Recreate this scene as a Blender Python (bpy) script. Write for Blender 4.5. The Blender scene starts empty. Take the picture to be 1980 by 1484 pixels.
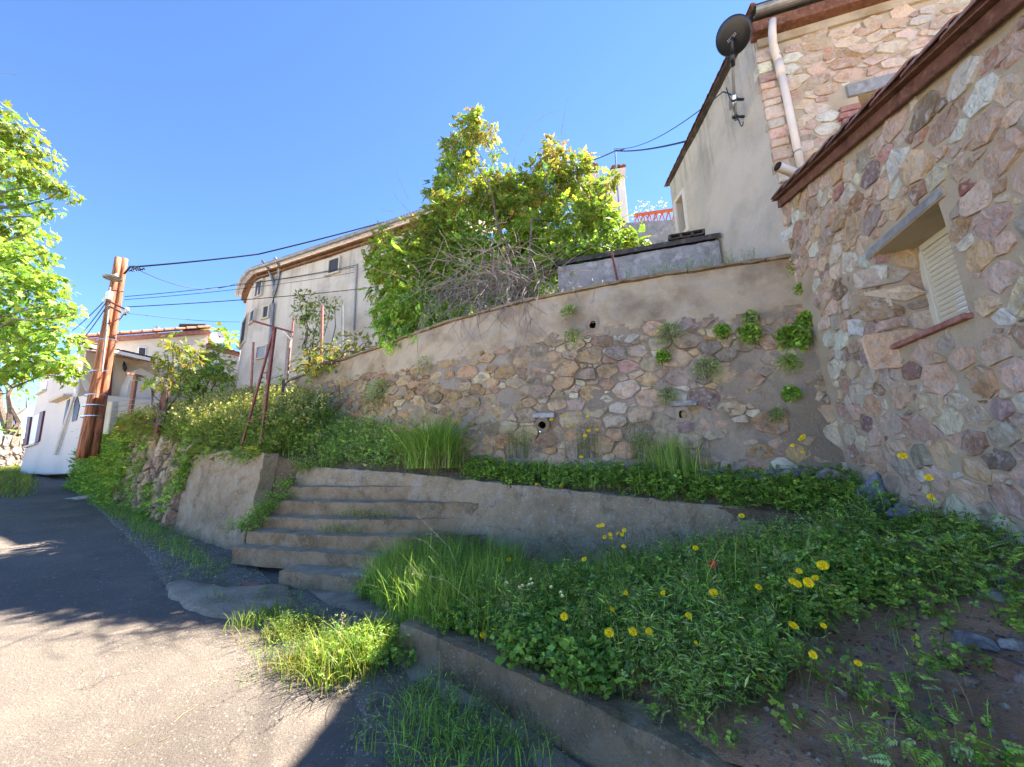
import bpy, bmesh, math, random
import numpy as np
from mathutils import Vector, Matrix, noise as mnoise
from mathutils.bvhtree import BVHTree

SC = bpy.context.scene
COL = SC.collection
# ------------------------------------------------------------------ camera
FPX, CX, CY = 740.0, 990.0, 742.0            # focal length and centre in pixels of the 1980 wide photograph
_up = np.array([910.0 - CX, CY + 2900.0, FPX]); _up /= np.linalg.norm(_up)
_y = np.array([0, 0, 1.0]) - _up * _up[2]; _y /= np.linalg.norm(_y)
_x = np.cross(_y, _up)
if _x[0] < 0: _x = -_x
RM = np.stack([_x, _y, _up])                 # world = RM @ (right, up, forward)
EYE = np.array([0, 0, 1.6])
cam_d = bpy.data.cameras.new('camera'); cam = bpy.data.objects.new('camera', cam_d); COL.objects.link(cam)
cam_d.sensor_width = 36; cam_d.lens = 36 * FPX / 1980; cam_d.clip_start = 0.05; cam_d.clip_end = 3000
r_, u_, f_ = RM[:, 0], RM[:, 1], -RM[:, 2]
cam.matrix_world = Matrix(((r_[0], u_[0], f_[0], 0), (r_[1], u_[1], f_[1], 0), (r_[2], u_[2], f_[2], 1.6), (0, 0, 0, 1)))
SC.camera = cam
# ------------------------------------------------------------------ light
SUN_EL, SUN_AZ = 51.3, 50.0                  # azimuth from +Y towards +X
sun_l = bpy.data.lights.new('sun', 'SUN'); sun = bpy.data.objects.new('sun', sun_l); COL.objects.link(sun)
sun_l.energy = 4.2; sun_l.angle = math.radians(0.53); sun_l.color = (1.0, 0.90, 0.76)
_e, _z = math.radians(SUN_EL), math.radians(SUN_AZ)
SUNV = Vector((math.cos(_e) * math.sin(_z), math.cos(_e) * math.cos(_z), math.sin(_e)))
sun.rotation_euler = SUNV.to_track_quat('Z', 'Y').to_euler()
wd = bpy.data.worlds.new('World'); SC.world = wd; wd.use_nodes = True
nt = wd.node_tree; nt.nodes.clear()
sk = nt.nodes.new('ShaderNodeTexSky'); sk.sky_type = 'NISHITA'; sk.sun_disc = False
sk.sun_elevation = _e; sk.sun_rotation = _z
sk.air_density = 0.34; sk.dust_density = 0.0; sk.ozone_density = 3.8; sk.altitude = 300
bg = nt.nodes.new('ShaderNodeBackground'); bg.inputs[1].default_value = 0.108
wo = nt.nodes.new('ShaderNodeOutputWorld')
hs = nt.nodes.new('ShaderNodeHueSaturation'); hs.inputs['Saturation'].default_value = 1.06; nt.links.new(sk.outputs[0], hs.inputs['Color']); nt.links.new(hs.outputs[0], bg.inputs[0]); nt.links.new(bg.outputs[0], wo.inputs[0])
vs = SC.view_settings
vs.view_transform = 'Standard'; vs.look = 'None'; vs.gamma = 1.0; vs.use_curve_mapping = False; vs.exposure = 2.95
SC.cycles.max_bounces = 8; SC.cycles.transparent_max_bounces = 4

# ------------------------------------------------------------------ placing helpers
TH = math.radians(17.0)
BV = np.array([math.cos(TH), -math.sin(TH), 0.0])    # along the steps and facades, to the right
AV = np.array([math.sin(TH), math.cos(TH), 0.0])     # along the side walls, away
UPV = np.array([0, 0, 1.0])
def W(s, t, z): return s * BV + t * AV + z * UPV
def ray(u, v): return RM @ np.array([u - CX, CY - v, FPX])
def on_z(u, v, z):
    d = ray(u, v); return EYE + d * ((z - EYE[2]) / d[2])
def at_d(u, v, D):
    d = ray(u, v); return EYE + d * (D / d[1])
def on_t(u, v, t):
    d = ray(u, v); return EYE + d * (t / (d @ AV))
def on_s(u, v, s):
    d = ray(u, v); return EYE + d * (s / (d @ BV))
def on_pl(u, v, p, q):
    n = np.array([q[1] - p[1], -(q[0] - p[0]), 0.0]); d = ray(u, v)
    return EYE + d * ((n @ (np.array([p[0], p[1], 0]) - EYE)) / (n @ d))
def proj(P):
    c = (np.asarray(P, float) - EYE) @ RM
    return np.stack([CX + FPX * c[..., 0] / c[..., 2], CY - FPX * c[..., 1] / c[..., 2]], -1)
def unit(v):
    v = np.asarray(v, float); return v / (np.linalg.norm(v, axis=-1, keepdims=True) + 1e-12)
def st(p): return float(p @ BV), float(p @ AV)
def fbm(P, sc, seed=0.0):
    """cheap value of smooth noise for an (N,3) array"""
    return np.array([mnoise.noise(Vector((p[0] * sc + seed, p[1] * sc - seed, p[2] * sc + 2 * seed))) for p in P])

# ------------------------------------------------------------------ object helpers
def tag(o, label=None, cat=None, group=None, kind=None):
    if label: o['label'] = label
    if cat: o['category'] = cat
    if group: o['group'] = group
    if kind: o['kind'] = kind
    return o
def thing(name, label, cat, loc=(0, 0, 0), group=None):
    o = bpy.data.objects.new(name, None); COL.objects.link(o)
    o.location = Vector([float(c) for c in loc]); o.empty_display_size = 0.1
    return tag(o, label, cat, group)
def root_loc(parent):
    l = np.zeros(3)
    while parent is not None:
        l = l + np.array(parent.location); parent = parent.parent
    return l
def link_mesh(name, me, mats, parent):
    for m in (mats if isinstance(mats, (list, tuple)) else [mats]): me.materials.append(m)
    o = bpy.data.objects.new(name, me); COL.objects.link(o)
    if parent is not None: o.parent = parent
    return o
class Soup:
    """collects vertices, faces and colours; build() links them as one mesh"""
    def __init__(self): self.V = []; self.F = []; self.T = []; self.M = []; self.n = 0; self.smooth = False
    def raw(self, V, F, tint=(1, 1, 1), mi=0):
        V = np.asarray(V, float).reshape(-1, 3)
        self.V.append(V)
        for f in F: self.F.append(tuple(int(i) + self.n for i in f)); self.M.append(mi)
        t = np.asarray(tint, float)
        self.T.append(np.broadcast_to(t, V.shape) if t.ndim == 1 else t)
        self.n += len(V); return self
    def box(self, c, hx, hy, hz, tint=(1, 1, 1), mi=0):
        c, hx, hy, hz = [np.asarray(k, float) for k in (c, hx, hy, hz)]
        V = [c + a * hx + b_ * hy + d * hz for a in (-1, 1) for b_ in (-1, 1) for d in (-1, 1)]
        F = [(0, 1, 3, 2), (4, 6, 7, 5), (0, 4, 5, 1), (2, 3, 7, 6), (0, 2, 6, 4), (1, 5, 7, 3)]
        return self.raw(V, F, tint, mi)
    def bar(self, p, q, w, h=None, up=UPV, tint=(1, 1, 1), mi=0):
        p, q = np.asarray(p, float), np.asarray(q, float); h = h or w
        d = unit(q - p); x = np.cross(d, up)
        if np.linalg.norm(x) < 1e-3: x = np.cross(d, BV)
        x = unit(x); y = np.cross(x, d)
        return self.box((p + q) / 2, x * w / 2, y * h / 2, (q - p) / 2, tint, mi)
    def tube(self, pts, rad, n=8, cap=True, tint=(1, 1, 1), mi=0, hollow=False):
        pts = np.asarray(pts, float); k = len(pts)
        rad = np.broadcast_to(np.asarray(rad, float), (k,))
        d = unit(np.gradient(pts, axis=0)); ref = UPV if abs(d[0] @ UPV) < .9 else BV
        V = []
        for i in range(k):
            x = unit(np.cross(d[i], ref)); y = np.cross(d[i], x)
            for j in range(n):
                a = 2 * math.pi * j / n; V.append(pts[i] + rad[i] * (math.cos(a) * x + math.sin(a) * y))
        F = [(i * n + j, i * n + (j + 1) % n, (i + 1) * n + (j + 1) % n, (i + 1) * n + j) for i in range(k - 1) for j in range(n)]
        if cap: F += [tuple(range(n - 1, -1, -1)), tuple((k - 1) * n + j for j in range(n))]
        return self.raw(V, F, tint, mi)
    def grid(self, G, tint=(1, 1, 1), mi=0, skip=None):
        G = np.asarray(G, float); nr, nc = G.shape[:2]
        F = [(i * nc + j, i * nc + j + 1, (i + 1) * nc + j + 1, (i + 1) * nc + j) for i in range(nr - 1) for j in range(nc - 1)
             if not (skip is not None and skip[i, j])]
        return self.raw(G.reshape(-1, 3), F, tint, mi)
    def prism(self, poly, off, tint=(1, 1, 1), mi=0):
        poly = np.asarray(poly, float); off = np.asarray(off, float); n = len(poly)
        V = np.concatenate([poly, poly + off])
        F = [tuple(range(n)), tuple(range(2 * n - 1, n - 1, -1))] + [(i, i + n, (i + 1) % n + n, (i + 1) % n) for i in range(n)]
        return self.raw(V, F, tint, mi)
    def build(self, name, mats, parent=None, smooth=False, bevel=0.0):
        V = np.concatenate(self.V) - root_loc(parent); T = np.concatenate(self.T)
        me = bpy.data.meshes.new(name); me.from_pydata(V.tolist(), [], self.F); me.update()
        at = me.attributes.new('tint', 'FLOAT_COLOR', 'POINT')
        at.data.foreach_set('color', np.concatenate([T, np.ones((len(T), 1))], 1).astype(np.float32).ravel())
        if any(self.M): me.polygons.foreach_set('material_index', np.array(self.M, np.int32))
        bm = bmesh.new(); bm.from_mesh(me)
        if bevel: bmesh.ops.bevel(bm, geom=bm.edges[:], offset=bevel, segments=1, affect='EDGES')
        bmesh.ops.recalc_face_normals(bm, faces=bm.faces[:]) if len(bm.faces) < 20000 else None
        bm.to_mesh(me); bm.free()
        if smooth: me.polygons.foreach_set('use_smooth', np.ones(len(me.polygons), bool))
        return link_mesh(name, me, mats, parent)
class Leaves:
    """many copies of small triangle templates in one mesh, built straight from arrays"""
    def __init__(self): self.V = []; self.F = []; self.T = []; self.n = 0
    def add(self, tmpl, P, Y, Z, size, tint):
        tv, tf = tmpl; P = np.asarray(P, float); N = len(P)
        if N == 0: return self
        Y = unit(Y); X = unit(np.cross(Y, Z)); Z = np.cross(X, Y)
        s = np.broadcast_to(np.asarray(size, float), (N,))[:, None, None]
        V = P[:, None, :] + s * (tv[None, :, 0:1] * X[:, None] + tv[None, :, 1:2] * Y[:, None] + tv[None, :, 2:3] * Z[:, None])
        k = len(tv)
        self.F.append((tf[None] + (np.arange(N) * k)[:, None, None]).reshape(-1, 3) + self.n)
        t = np.broadcast_to(np.asarray(tint, float), (N, 3))
        self.V.append(V.reshape(-1, 3)); self.T.append(np.repeat(t, k, 0)); self.n += N * k
        return self
    def strip(self, C, wid, side, tint):
        """C (N,k,3) centre lines, wid (N,k) half widths, side (N,3): grass blades and stems"""
        N, k = C.shape[:2]
        L = C - side[:, None] * wid[..., None]; Rr = C + side[:, None] * wid[..., None]
        V = np.stack([L, Rr], 2).reshape(N, 2 * k, 3)
        f = []
        for i in range(k - 1): f += [(2 * i, 2 * i + 1, 2 * i + 3), (2 * i, 2 * i + 3, 2 * i + 2)]
        f = np.array(f)
        self.F.append((f[None] + (np.arange(N) * 2 * k)[:, None, None]).reshape(-1, 3) + self.n)
        self.V.append(V.reshape(-1, 3)); self.T.append(np.repeat(np.broadcast_to(tint, (N, 3)), 2 * k, 0)); self.n += N * 2 * k
        return self
    def build(self, name, mat, parent=None):
        V = np.concatenate(self.V) - root_loc(parent); F = np.concatenate(self.F); T = np.concatenate(self.T)
        me = bpy.data.meshes.new(name)
        me.vertices.add(len(V)); me.vertices.foreach_set('co', V.astype(np.float32).ravel())
        me.loops.add(F.size); me.loops.foreach_set('vertex_index', F.astype(np.int32).ravel())
        me.polygons.add(len(F)); me.polygons.foreach_set('loop_start', np.arange(0, F.size, 3, dtype=np.int32))
        me.polygons.foreach_set('loop_total', np.full(len(F), 3, np.int32))
        me.update(calc_edges=True)
        at = me.attributes.new('tint', 'FLOAT_COLOR', 'POINT')
        at.data.foreach_set('color', np.concatenate([T, np.ones((len(T), 1))], 1).astype(np.float32).ravel())
        me.polygons.foreach_set('use_smooth', np.zeros(len(F), bool))
        return link_mesh(name, me, mat, parent)

# ------------------------------------------------------------------ materials
def nodes(name):
    m = bpy.data.materials.new(name); m.use_nodes = True
    n = m.node_tree; return m, n, n.nodes['Principled BSDF']
def N(n, kind, **kw):
    x = n.nodes.new(kind)
    for k, v in kw.items():
        if k.startswith('i_'): x.inputs[k[2:].replace('_', ' ')].default_value = v
        else: setattr(x, k, v)
    return x
def mixc(n, fac, a, b, mode='MIX'):
    x = n.nodes.new('ShaderNodeMix'); x.data_type = 'RGBA'; x.blend_type = mode
    for i, v in ((0, fac), (6, a), (7, b)):
        if isinstance(v, (int, float)): x.inputs[i].default_value = v
        elif isinstance(v, tuple): x.inputs[i].default_value = (*v, 1)[:4]
        else: n.links.new(v, x.inputs[i])
    return x.outputs[2]
def ramp(n, src, a, b):
    x = n.nodes.new('ShaderNodeMapRange'); x.inputs[1].default_value = a; x.inputs[2].default_value = b
    n.links.new(src, x.inputs[0]); return x.outputs[0]
def noise_tex(n, co, scale, detail=6, rough=.6):
    x = N(n, 'ShaderNodeTexNoise'); x.inputs['Scale'].default_value = scale; x.inputs['Detail'].default_value = detail
    x.inputs['Roughness'].default_value = rough; n.links.new(co, x.inputs['Vector']); return x.outputs['Fac']
def surface(name, base, dark=None, light=None, sc=3.0, spot=None, spot_sc=60, bump=.3, bump_sc=40, rough=.9, tinted=False,
            stain=None, stain_sc=1.2, stain_amt=.6, bd=.02, spec=.2, crack=0, moss=None, streak=None):
    """weathered mineral surface: patches of darker and lighter tone, small grains, stains, fine relief"""
    m, n, p = nodes(name)
    co = N(n, 'ShaderNodeTexCoord').outputs['Object'] if False else N(n, 'ShaderNodeNewGeometry').outputs['Position']
    c = mixc(n, 1.0, base, base)
    if tinted:
        at = N(n, 'ShaderNodeAttribute', attribute_name='tint'); c = mixc(n, 1.0, at.outputs['Color'], base, 'MULTIPLY')
    f1 = noise_tex(n, co, sc)
    if dark: c = mixc(n, ramp(n, f1, .52, .34), c, mixc(n, 1.0, c, dark, 'MULTIPLY'))
    if light: c = mixc(n, ramp(n, noise_tex(n, co, sc * 2.3), .52, .72), c, light)
    if stain:
        c = mixc(n, N_mul(n, ramp(n, noise_tex(n, co, stain_sc, 8, .65), .47, .66), stain_amt), c, stain)
    if moss:
        c = mixc(n, N_mul(n, ramp(n, noise_tex(n, co, 3.1, 9, .7), .54, .70), .8), c, moss)
    if streak:
        mp = N(n, 'ShaderNodeMapping'); mp.inputs['Scale'].default_value = (1, 1, .07); n.links.new(co, mp.inputs[0])
        sx_ = N(n, 'ShaderNodeSeparateXYZ'); n.links.new(co, sx_.inputs[0])
        hh_ = N_mulv(n, ramp(n, noise_tex(n, mp.outputs[0], 3.6, 6, .7), .50, .62), ramp(n, sx_.outputs['Z'], streak[0], streak[1]))
        c = mixc(n, N_mul(n, hh_, .75), c, mixc(n, 1.0, c, (.33, .31, .28), 'MULTIPLY'))
    ck = None
    if crack:
        ds = N(n, 'ShaderNodeTexNoise'); ds.inputs['Scale'].default_value = 2.0; ds.inputs['Detail'].default_value = 5; n.links.new(co, ds.inputs['Vector'])
        ad_ = n.nodes.new('ShaderNodeVectorMath'); ad_.operation = 'MULTIPLY_ADD'; n.links.new(ds.outputs['Color'], ad_.inputs[0]); ad_.inputs[1].default_value = (.8, .8, .8); n.links.new(co, ad_.inputs[2])
        vc = N(n, 'ShaderNodeTexVoronoi', feature='DISTANCE_TO_EDGE'); vc.inputs['Scale'].default_value = crack; n.links.new(ad_.outputs[0], vc.inputs['Vector'])
        ck = N_mulv(n, ramp(n, vc.outputs['Distance'], .009, .002), ramp(n, noise_tex(n, co, .9, 3), .47, .56))
        c = mixc(n, N_mul(n, ck, .45), c, mixc(n, 1.0, c, (.25, .22, .2), 'MULTIPLY'))
    if spot:
        v = N(n, 'ShaderNodeTexVoronoi'); v.inputs['Scale'].default_value = spot_sc; n.links.new(co, v.inputs['Vector'])
        r2 = noise_tex(n, co, spot_sc * .35, 2)
        c = mixc(n, N_mul(n, N_mulv(n, ramp(n, v.outputs['Distance'], .42, .2), ramp(n, r2, .5, .62)), .8), c, spot)
    g = noise_tex(n, co, bump_sc, 8, .7)
    c = mixc(n, N_mul(n, ramp(n, g, .3, .75), .55), mixc(n, 1.0, c, (.74, .74, .74), 'MULTIPLY'), c) if True else c
    n.links.new(c, p.inputs['Base Color']); p.inputs['Roughness'].default_value = rough
    p.inputs['Specular IOR Level'].default_value = spec
    if bump:
        b = N(n, 'ShaderNodeBump'); b.inputs['Strength'].default_value = bump; b.inputs['Distance'].default_value = bd
        hgt = g
        if tinted:
            big = noise_tex(n, co, bump_sc * .38, 4, .6); ma = n.nodes.new('ShaderNodeMath'); ma.operation = 'MULTIPLY_ADD'; n.links.new(big, ma.inputs[0]); ma.inputs[1].default_value = 1.6; n.links.new(g, ma.inputs[2]); hgt = ma.outputs[0]
        n.links.new(hgt, b.inputs['Height']); n.links.new(b.outputs[0], p.inputs['Normal'])
    return m
def N_mul(n, a, k):
    x = n.nodes.new('ShaderNodeMath'); x.operation = 'MULTIPLY'; n.links.new(a, x.inputs[0]); x.inputs[1].default_value = k; return x.outputs[0]
def N_mulv(n, a, b):
    x = n.nodes.new('ShaderNodeMath'); x.operation = 'MULTIPLY'; n.links.new(a, x.inputs[0]); n.links.new(b, x.inputs[1]); return x.outputs[0]
def leafmat(name, trans=.45, rough=.5, gain=1.0, tgain=(1.25, 1.25, .7)):
    m, n, p = nodes(name)
    at = N(n, 'ShaderNodeAttribute', attribute_name='tint')
    rnd = N(n, 'ShaderNodeNewGeometry').outputs['Random Per Island']
    h = N(n, 'ShaderNodeHueSaturation'); n.links.new(at.outputs['Color'], h.inputs['Color'])
    mr = n.nodes.new('ShaderNodeMapRange'); mr.inputs[3].default_value = .62 * gain; mr.inputs[4].default_value = 1.35 * gain
    n.links.new(rnd, mr.inputs[0]); n.links.new(mr.outputs[0], h.inputs['Value'])
    mh = n.nodes.new('ShaderNodeMapRange'); mh.inputs[3].default_value = .485; mh.inputs[4].default_value = .515
    wn = n.nodes.new('ShaderNodeTexWhiteNoise'); wn.noise_dimensions = '1D'; n.links.new(rnd, wn.inputs['W'])
    n.links.new(wn.outputs['Value'], mh.inputs[0]); n.links.new(mh.outputs[0], h.inputs['Hue'])
    c = h.outputs['Color']
    n.links.new(c, p.inputs['Base Color']); p.inputs['Roughness'].default_value = rough; p.inputs['Specular IOR Level'].default_value = .3
    tr = N(n, 'ShaderNodeBsdfTranslucent'); n.links.new(mixc(n, 1.0, c, tgain, 'MULTIPLY'), tr.inputs[0])
    mx = N(n, 'ShaderNodeMixShader'); mx.inputs[0].default_value = trans
    n.links.new(p.outputs[0], mx.inputs[1]); n.links.new(tr.outputs[0], mx.inputs[2])
    n.links.new(mx.outputs[0], n.nodes['Material Output'].inputs[0])
    return m
def plain(name, col, rough=.6, metal=0.0, var=.25, sc=8, spec=.4):
    m, n, p = nodes(name)
    co = N(n, 'ShaderNodeNewGeometry').outputs['Position']
    d = tuple(c * (1 - var) for c in col)
    n.links.new(mixc(n, ramp(n, noise_tex(n, co, sc), .35, .65), d, col), p.inputs['Base Color'])
    p.inputs['Roughness'].default_value = rough; p.inputs['Metallic'].default_value = metal; p.inputs['Specular IOR Level'].default_value = spec
    return m

M = {}
M['stone'] = surface('stone_faces', (1, 1, 1), dark=(.78, .71, .65), light=(.62, .57, .5), sc=7, bump=1.0, bump_sc=28, tinted=True, rough=.85, bd=.025)
M['old_stone'] = surface('old_wall_stone', (1, 1, 1), dark=(.6, .55, .5), light=(.5, .46, .4), sc=7, bump=.8, bump_sc=30, tinted=True, rough=.92, bd=.03,
                         stain=(.16, .13, .10), stain_sc=1.5, stain_amt=.5)
M['mortar'] = surface('lime_mortar', (.54, .44, .30), dark=(.84, .82, .78), sc=2.5, spot=(.45, .41, .35), spot_sc=120, bump=.5, bump_sc=70)
M['old_mortar'] = surface('old_wall_mortar', (.48, .395, .285), dark=(.62, .55, .46), light=(.42, .37, .31), sc=1.6, bump=.9, bump_sc=22, bd=.04,
                          stain=(.20, .155, .10), stain_sc=.8, stain_amt=.75)
M['render_band'] = surface('ochre_wall_render', (.52, .42, .28), dark=(.68, .60, .5), light=(.44, .39, .32), sc=1.5, bump=.5, bump_sc=35,
                           stain=(.22, .16, .10), stain_sc=1.1, stain_amt=.7)
M['plaster'] = surface('grey_cement_plaster', (.64, .56, .435), dark=(.8, .8, .79), sc=1.0, stain=(.42, .39, .33), stain_sc=.9, stain_amt=.5, streak=(6.6, 8.6), spot=(.60, .58, .54), spot_sc=45, bump=.55, bump_sc=45, bd=.02)
M['concrete'] = surface('weathered_concrete', (.57, .45, .285), dark=(.76, .71, .64), light=(.60, .54, .44), sc=2.2, spot=(.74, .69, .6), spot_sc=42,
                        bump=1.0, bump_sc=42, stain=(.30, .23, .135), stain_sc=1.7, stain_amt=.6, bd=.06, crack=1.1, moss=(.20, .17, .09))
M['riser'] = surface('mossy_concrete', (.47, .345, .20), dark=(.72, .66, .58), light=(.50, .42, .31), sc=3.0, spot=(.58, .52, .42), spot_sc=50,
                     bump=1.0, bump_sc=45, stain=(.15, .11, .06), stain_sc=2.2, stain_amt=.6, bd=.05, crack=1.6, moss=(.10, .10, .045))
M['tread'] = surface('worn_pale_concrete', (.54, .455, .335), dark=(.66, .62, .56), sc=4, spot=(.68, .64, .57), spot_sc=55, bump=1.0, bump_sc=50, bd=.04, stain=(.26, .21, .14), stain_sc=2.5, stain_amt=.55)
M['asphalt'] = surface('worn_asphalt', (.20, .17, .143), dark=(.72, .72, .74), light=(.255, .212, .172), sc=.55, spot=(.42, .37, .31), spot_sc=55, bump=1.0, bump_sc=60,
                       stain=(.13, .12, .115), stain_sc=.8, stain_amt=.35, bd=.02, crack=.7)
M['field'] = surface('dry_pale_ground', (.60, .51, .38), dark=(.7, .68, .6), light=(.50, .44, .34), sc=.8, bump=.8, bump_sc=20, bd=.05)
M['gravel'] = surface('loose_gravel_edge', (.26, .225, .18), dark=(.6, .58, .56), light=(.3, .285, .26), sc=5, spot=(.50, .48, .44), spot_sc=60, bump=1.0, bump_sc=60, bd=.03)
M['soil'] = surface('brown_soil', (.55, .34, .20), dark=(.8, .74, .68), light=(.52, .37, .26), sc=3, spot=(.36, .30, .24), spot_sc=40, bump=1.0, bump_sc=25, bd=.06)
M['dirt'] = surface('dark_garden_soil', (.25, .18, .115), dark=(.55, .5, .45), light=(.2, .16, .11), sc=4, spot=(.3, .27, .22), spot_sc=45, bump=1.0, bump_sc=30, bd=.05)
M['facade'] = surface('faded_cream_render', (.68, .61, .49), dark=(.75, .72, .68), sc=.6, bump=.3, bump_sc=14, stain=(.40, .365, .31), stain_sc=.45, stain_amt=.7, streak=(6, 17))
M['white'] = surface('white_render', (.76, .70, .60), dark=(.9, .9, .92), sc=.7, bump=.25, bump_sc=25)
M['cream'] = surface('pink_cream_render', (.68, .56, .42), dark=(.92, .9, .88), sc=.8, bump=.2, bump_sc=25)
M['greywall'] = surface('old_grey_cement', (.34, .335, .32), dark=(.66, .66, .66), light=(.5, .49, .47), sc=2.5, bump=.7, bump_sc=20, bd=.04)
M['coping'] = surface('blackened_coping', (.07, .066, .06), dark=(.6, .6, .6), light=(.16, .15, .13), sc=4, bump=.6, bump_sc=30)
M['paver'] = surface('mossy_capstone', (.30, .235, .15), dark=(.5, .45, .38), light=(.42, .36, .27), sc=3, bump=.8, bump_sc=30)
M['tile'] = surface('clay_roof_tile', (1, 1, 1), dark=(.6, .55, .5), light=(.5, .36, .28), sc=6, bump=.5, bump_sc=40, tinted=True)
M['brick'] = surface('red_brick', (.42, .20, .155), dark=(.65, .6, .58), light=(.5, .32, .26), sc=8, bump=.5, bump_sc=60)
M['brown_board'] = surface('peeling_brown_board', (.20, .085, .05), dark=(.55, .5, .45), light=(.30, .17, .10), sc=7, bump=.5, bump_sc=25, spec=.3)
M['zinc'] = plain('dull_zinc', (.30, .30, .28), .5, .6, .4, 6)
M['pvc'] = plain('cream_plastic_pipe', (.66, .58, .48), .4, 0, .15, 3)
M['pvc_grey'] = plain('grey_plastic', (.30, .30, .30), .45)
M['black'] = plain('black_plastic', (.018, .018, .02), .35)
M['wire'] = plain('black_cable', (.015, .015, .017), .5)
M['dark'] = plain('dark_hollow', (.012, .011, .01), .95)
M['dark_glass'] = plain('dark_window_glass', (.05, .048, .045), .45, 0, .3, 2, .3)
M['surround'] = surface('pale_window_surround', (.62, .56, .46), dark=(.8, .78, .74), sc=2, bump=.2, bump_sc=20)
M['steel'] = plain('galvanised_steel', (.5, .52, .55), .3, .9, .2, 10)
M['rust'] = plain('red_oxide_paint', (.20, .055, .04), .6, 0, .45, 14)
M['rust_light'] = plain('faded_pink_rust', (.36, .16, .12), .7, 0, .4, 14)
M['orange'] = plain('orange_paint', (.62, .14, .04), .6, 0, .25, 10)
M['shutter'] = plain('cream_shutter', (.60, .57, .44), .5, 0, .08, 4)
M['maroon'] = plain('maroon_shutter_paint', (.12, .03, .03), .5)
M['white_paint'] = plain('white_paint', (.78, .78, .76), .5, 0, .08)
def polemat():
    m, n, p = nodes('tarred_pole_wood')
    co = N(n, 'ShaderNodeNewGeometry').outputs['Position']
    mp = N(n, 'ShaderNodeMapping'); mp.inputs['Scale'].default_value = (16, 16, .55); n.links.new(co, mp.inputs[0])
    f = noise_tex(n, mp.outputs[0], 1.5, 8, .7)
    c = mixc(n, ramp(n, f, .38, .62), (.09, .022, .012), (.46, .18, .08))
    n.links.new(c, p.inputs['Base Color']); p.inputs['Roughness'].default_value = .75
    b = N(n, 'ShaderNodeBump'); b.inputs['Strength'].default_value = .6; b.inputs['Distance'].default_value = .02
    n.links.new(f, b.inputs['Height']); n.links.new(b.outputs[0], p.inputs['Normal'])
    return m
M['pole'] = polemat()
M['bark'] = surface('grey_brown_bark', (.17, .135, .105), dark=(.5, .48, .45), light=(.28, .24, .20), sc=9, bump=.8, bump_sc=30)
M['twig'] = plain('dry_grey_twigs', (.30, .235, .20), .8, 0, .4, 20)
M['leaf'] = leafmat('leaf_green', .42)
M['grass'] = leafmat('grass_blade', .42, .55)
M['herb'] = leafmat('herb_leaf', .42, .55)
M['petal'] = leafmat('flower_petal', .25, .6, 1.0, (1.1, 1.0, .5))
M['rock'] = surface('bank_rock', (1, 1, 1), dark=(.6, .58, .56), light=(.5, .48, .46), sc=6, bump=1.0, bump_sc=18, tinted=True, bd=.05)

# ------------------------------------------------------------------ masonry
def clip(poly, n, d):
    out = []; k = len(poly)
    for i in range(k):
        a, b = poly[i], poly[(i + 1) % k]; da, db = a @ n - d, b @ n - d
        if da <= 0: out.append(a)
        if (da < 0 < db) or (db < 0 < da): out.append(a + (b - a) * (da / (da - db)))
    return out
def stone_cells(rng, u0, u1, v0, v1, r, asp, ok, gap, spread=.38):
    """irregular polygons like rubble stones: weighted Voronoi cells, each pulled in by half a joint"""
    pts, rad = [], []
    tries = int((u1 - u0) * (v1 - v0) / asp / (r * r) * 14)
    cand = rng.random((tries, 2)) * [(u1 - u0) / asp, v1 - v0] + [u0 / asp, v0]
    rr = r * np.exp(rng.normal(0, spread, tries)); rr = np.sort(np.clip(rr, r * .5, r * 1.75) * np.where(rng.random(tries) < .8, 1, .5))[::-1]
    rr[: int(len(rr) * .25)] = rng.permutation(rr[: int(len(rr) * .25)])
    P = np.zeros((0, 2)); R = np.zeros(0)
    for c, q in zip(cand, rr):
        if len(P) and np.any(np.hypot(*(P - c).T) < .86 * (R + q)): continue
        P = np.vstack([P, c]); R = np.append(R, q)
    cells = []
    for i in range(len(P)):
        if not ok(P[i, 0] * asp, P[i, 1]): continue
        D = P - P[i]; dist = np.hypot(*D.T); nb = np.argsort(dist)[1:22]
        s = 2.2 * R[i]; poly = [P[i] + np.array([a, b]) * s for a, b in ((-1, -1), (1, -1), (1, 1), (-1, 1))]
        g = gap * rng.uniform(.5, 1.6)
        for j in nb:
            n = D[j] / dist[j]
            off = (dist[j] ** 2 + R[i] ** 2 - R[j] ** 2) / (2 * dist[j])
            poly = clip(poly, n, P[i] @ n + off - g * rng.uniform(.6, 1.5) / 2)
            if len(poly) < 3: break
        if len(poly) < 3: continue
        poly = [p * [asp, 1] for p in poly]
        cells.append(np.array(poly))
    return cells
def round_poly(poly, rng, rough=.05, nmax=10, cut=(.06, .20)):
    k = len(poly); out = []
    for i in range(k):
        a, b, c = poly[i - 1], poly[i], poly[(i + 1) % k]
        f = rng.uniform(*cut)
        out.append(b + (a - b) * f); out.append(b + (c - b) * f)
    out = np.array(out)
    while len(out) > nmax:
        e = np.hypot(*(np.roll(out, -1, 0) - out).T); i = int(np.argmin(e)); j = (i + 1) % len(out)
        out[i] = (out[i] + out[j]) / 2; out = np.delete(out, j, 0)
    sz = math.sqrt(np.ptp(out[:, 0]) * np.ptp(out[:, 1]))
    return out + rng.normal(0, rough, out.shape) * sz * .6
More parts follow.
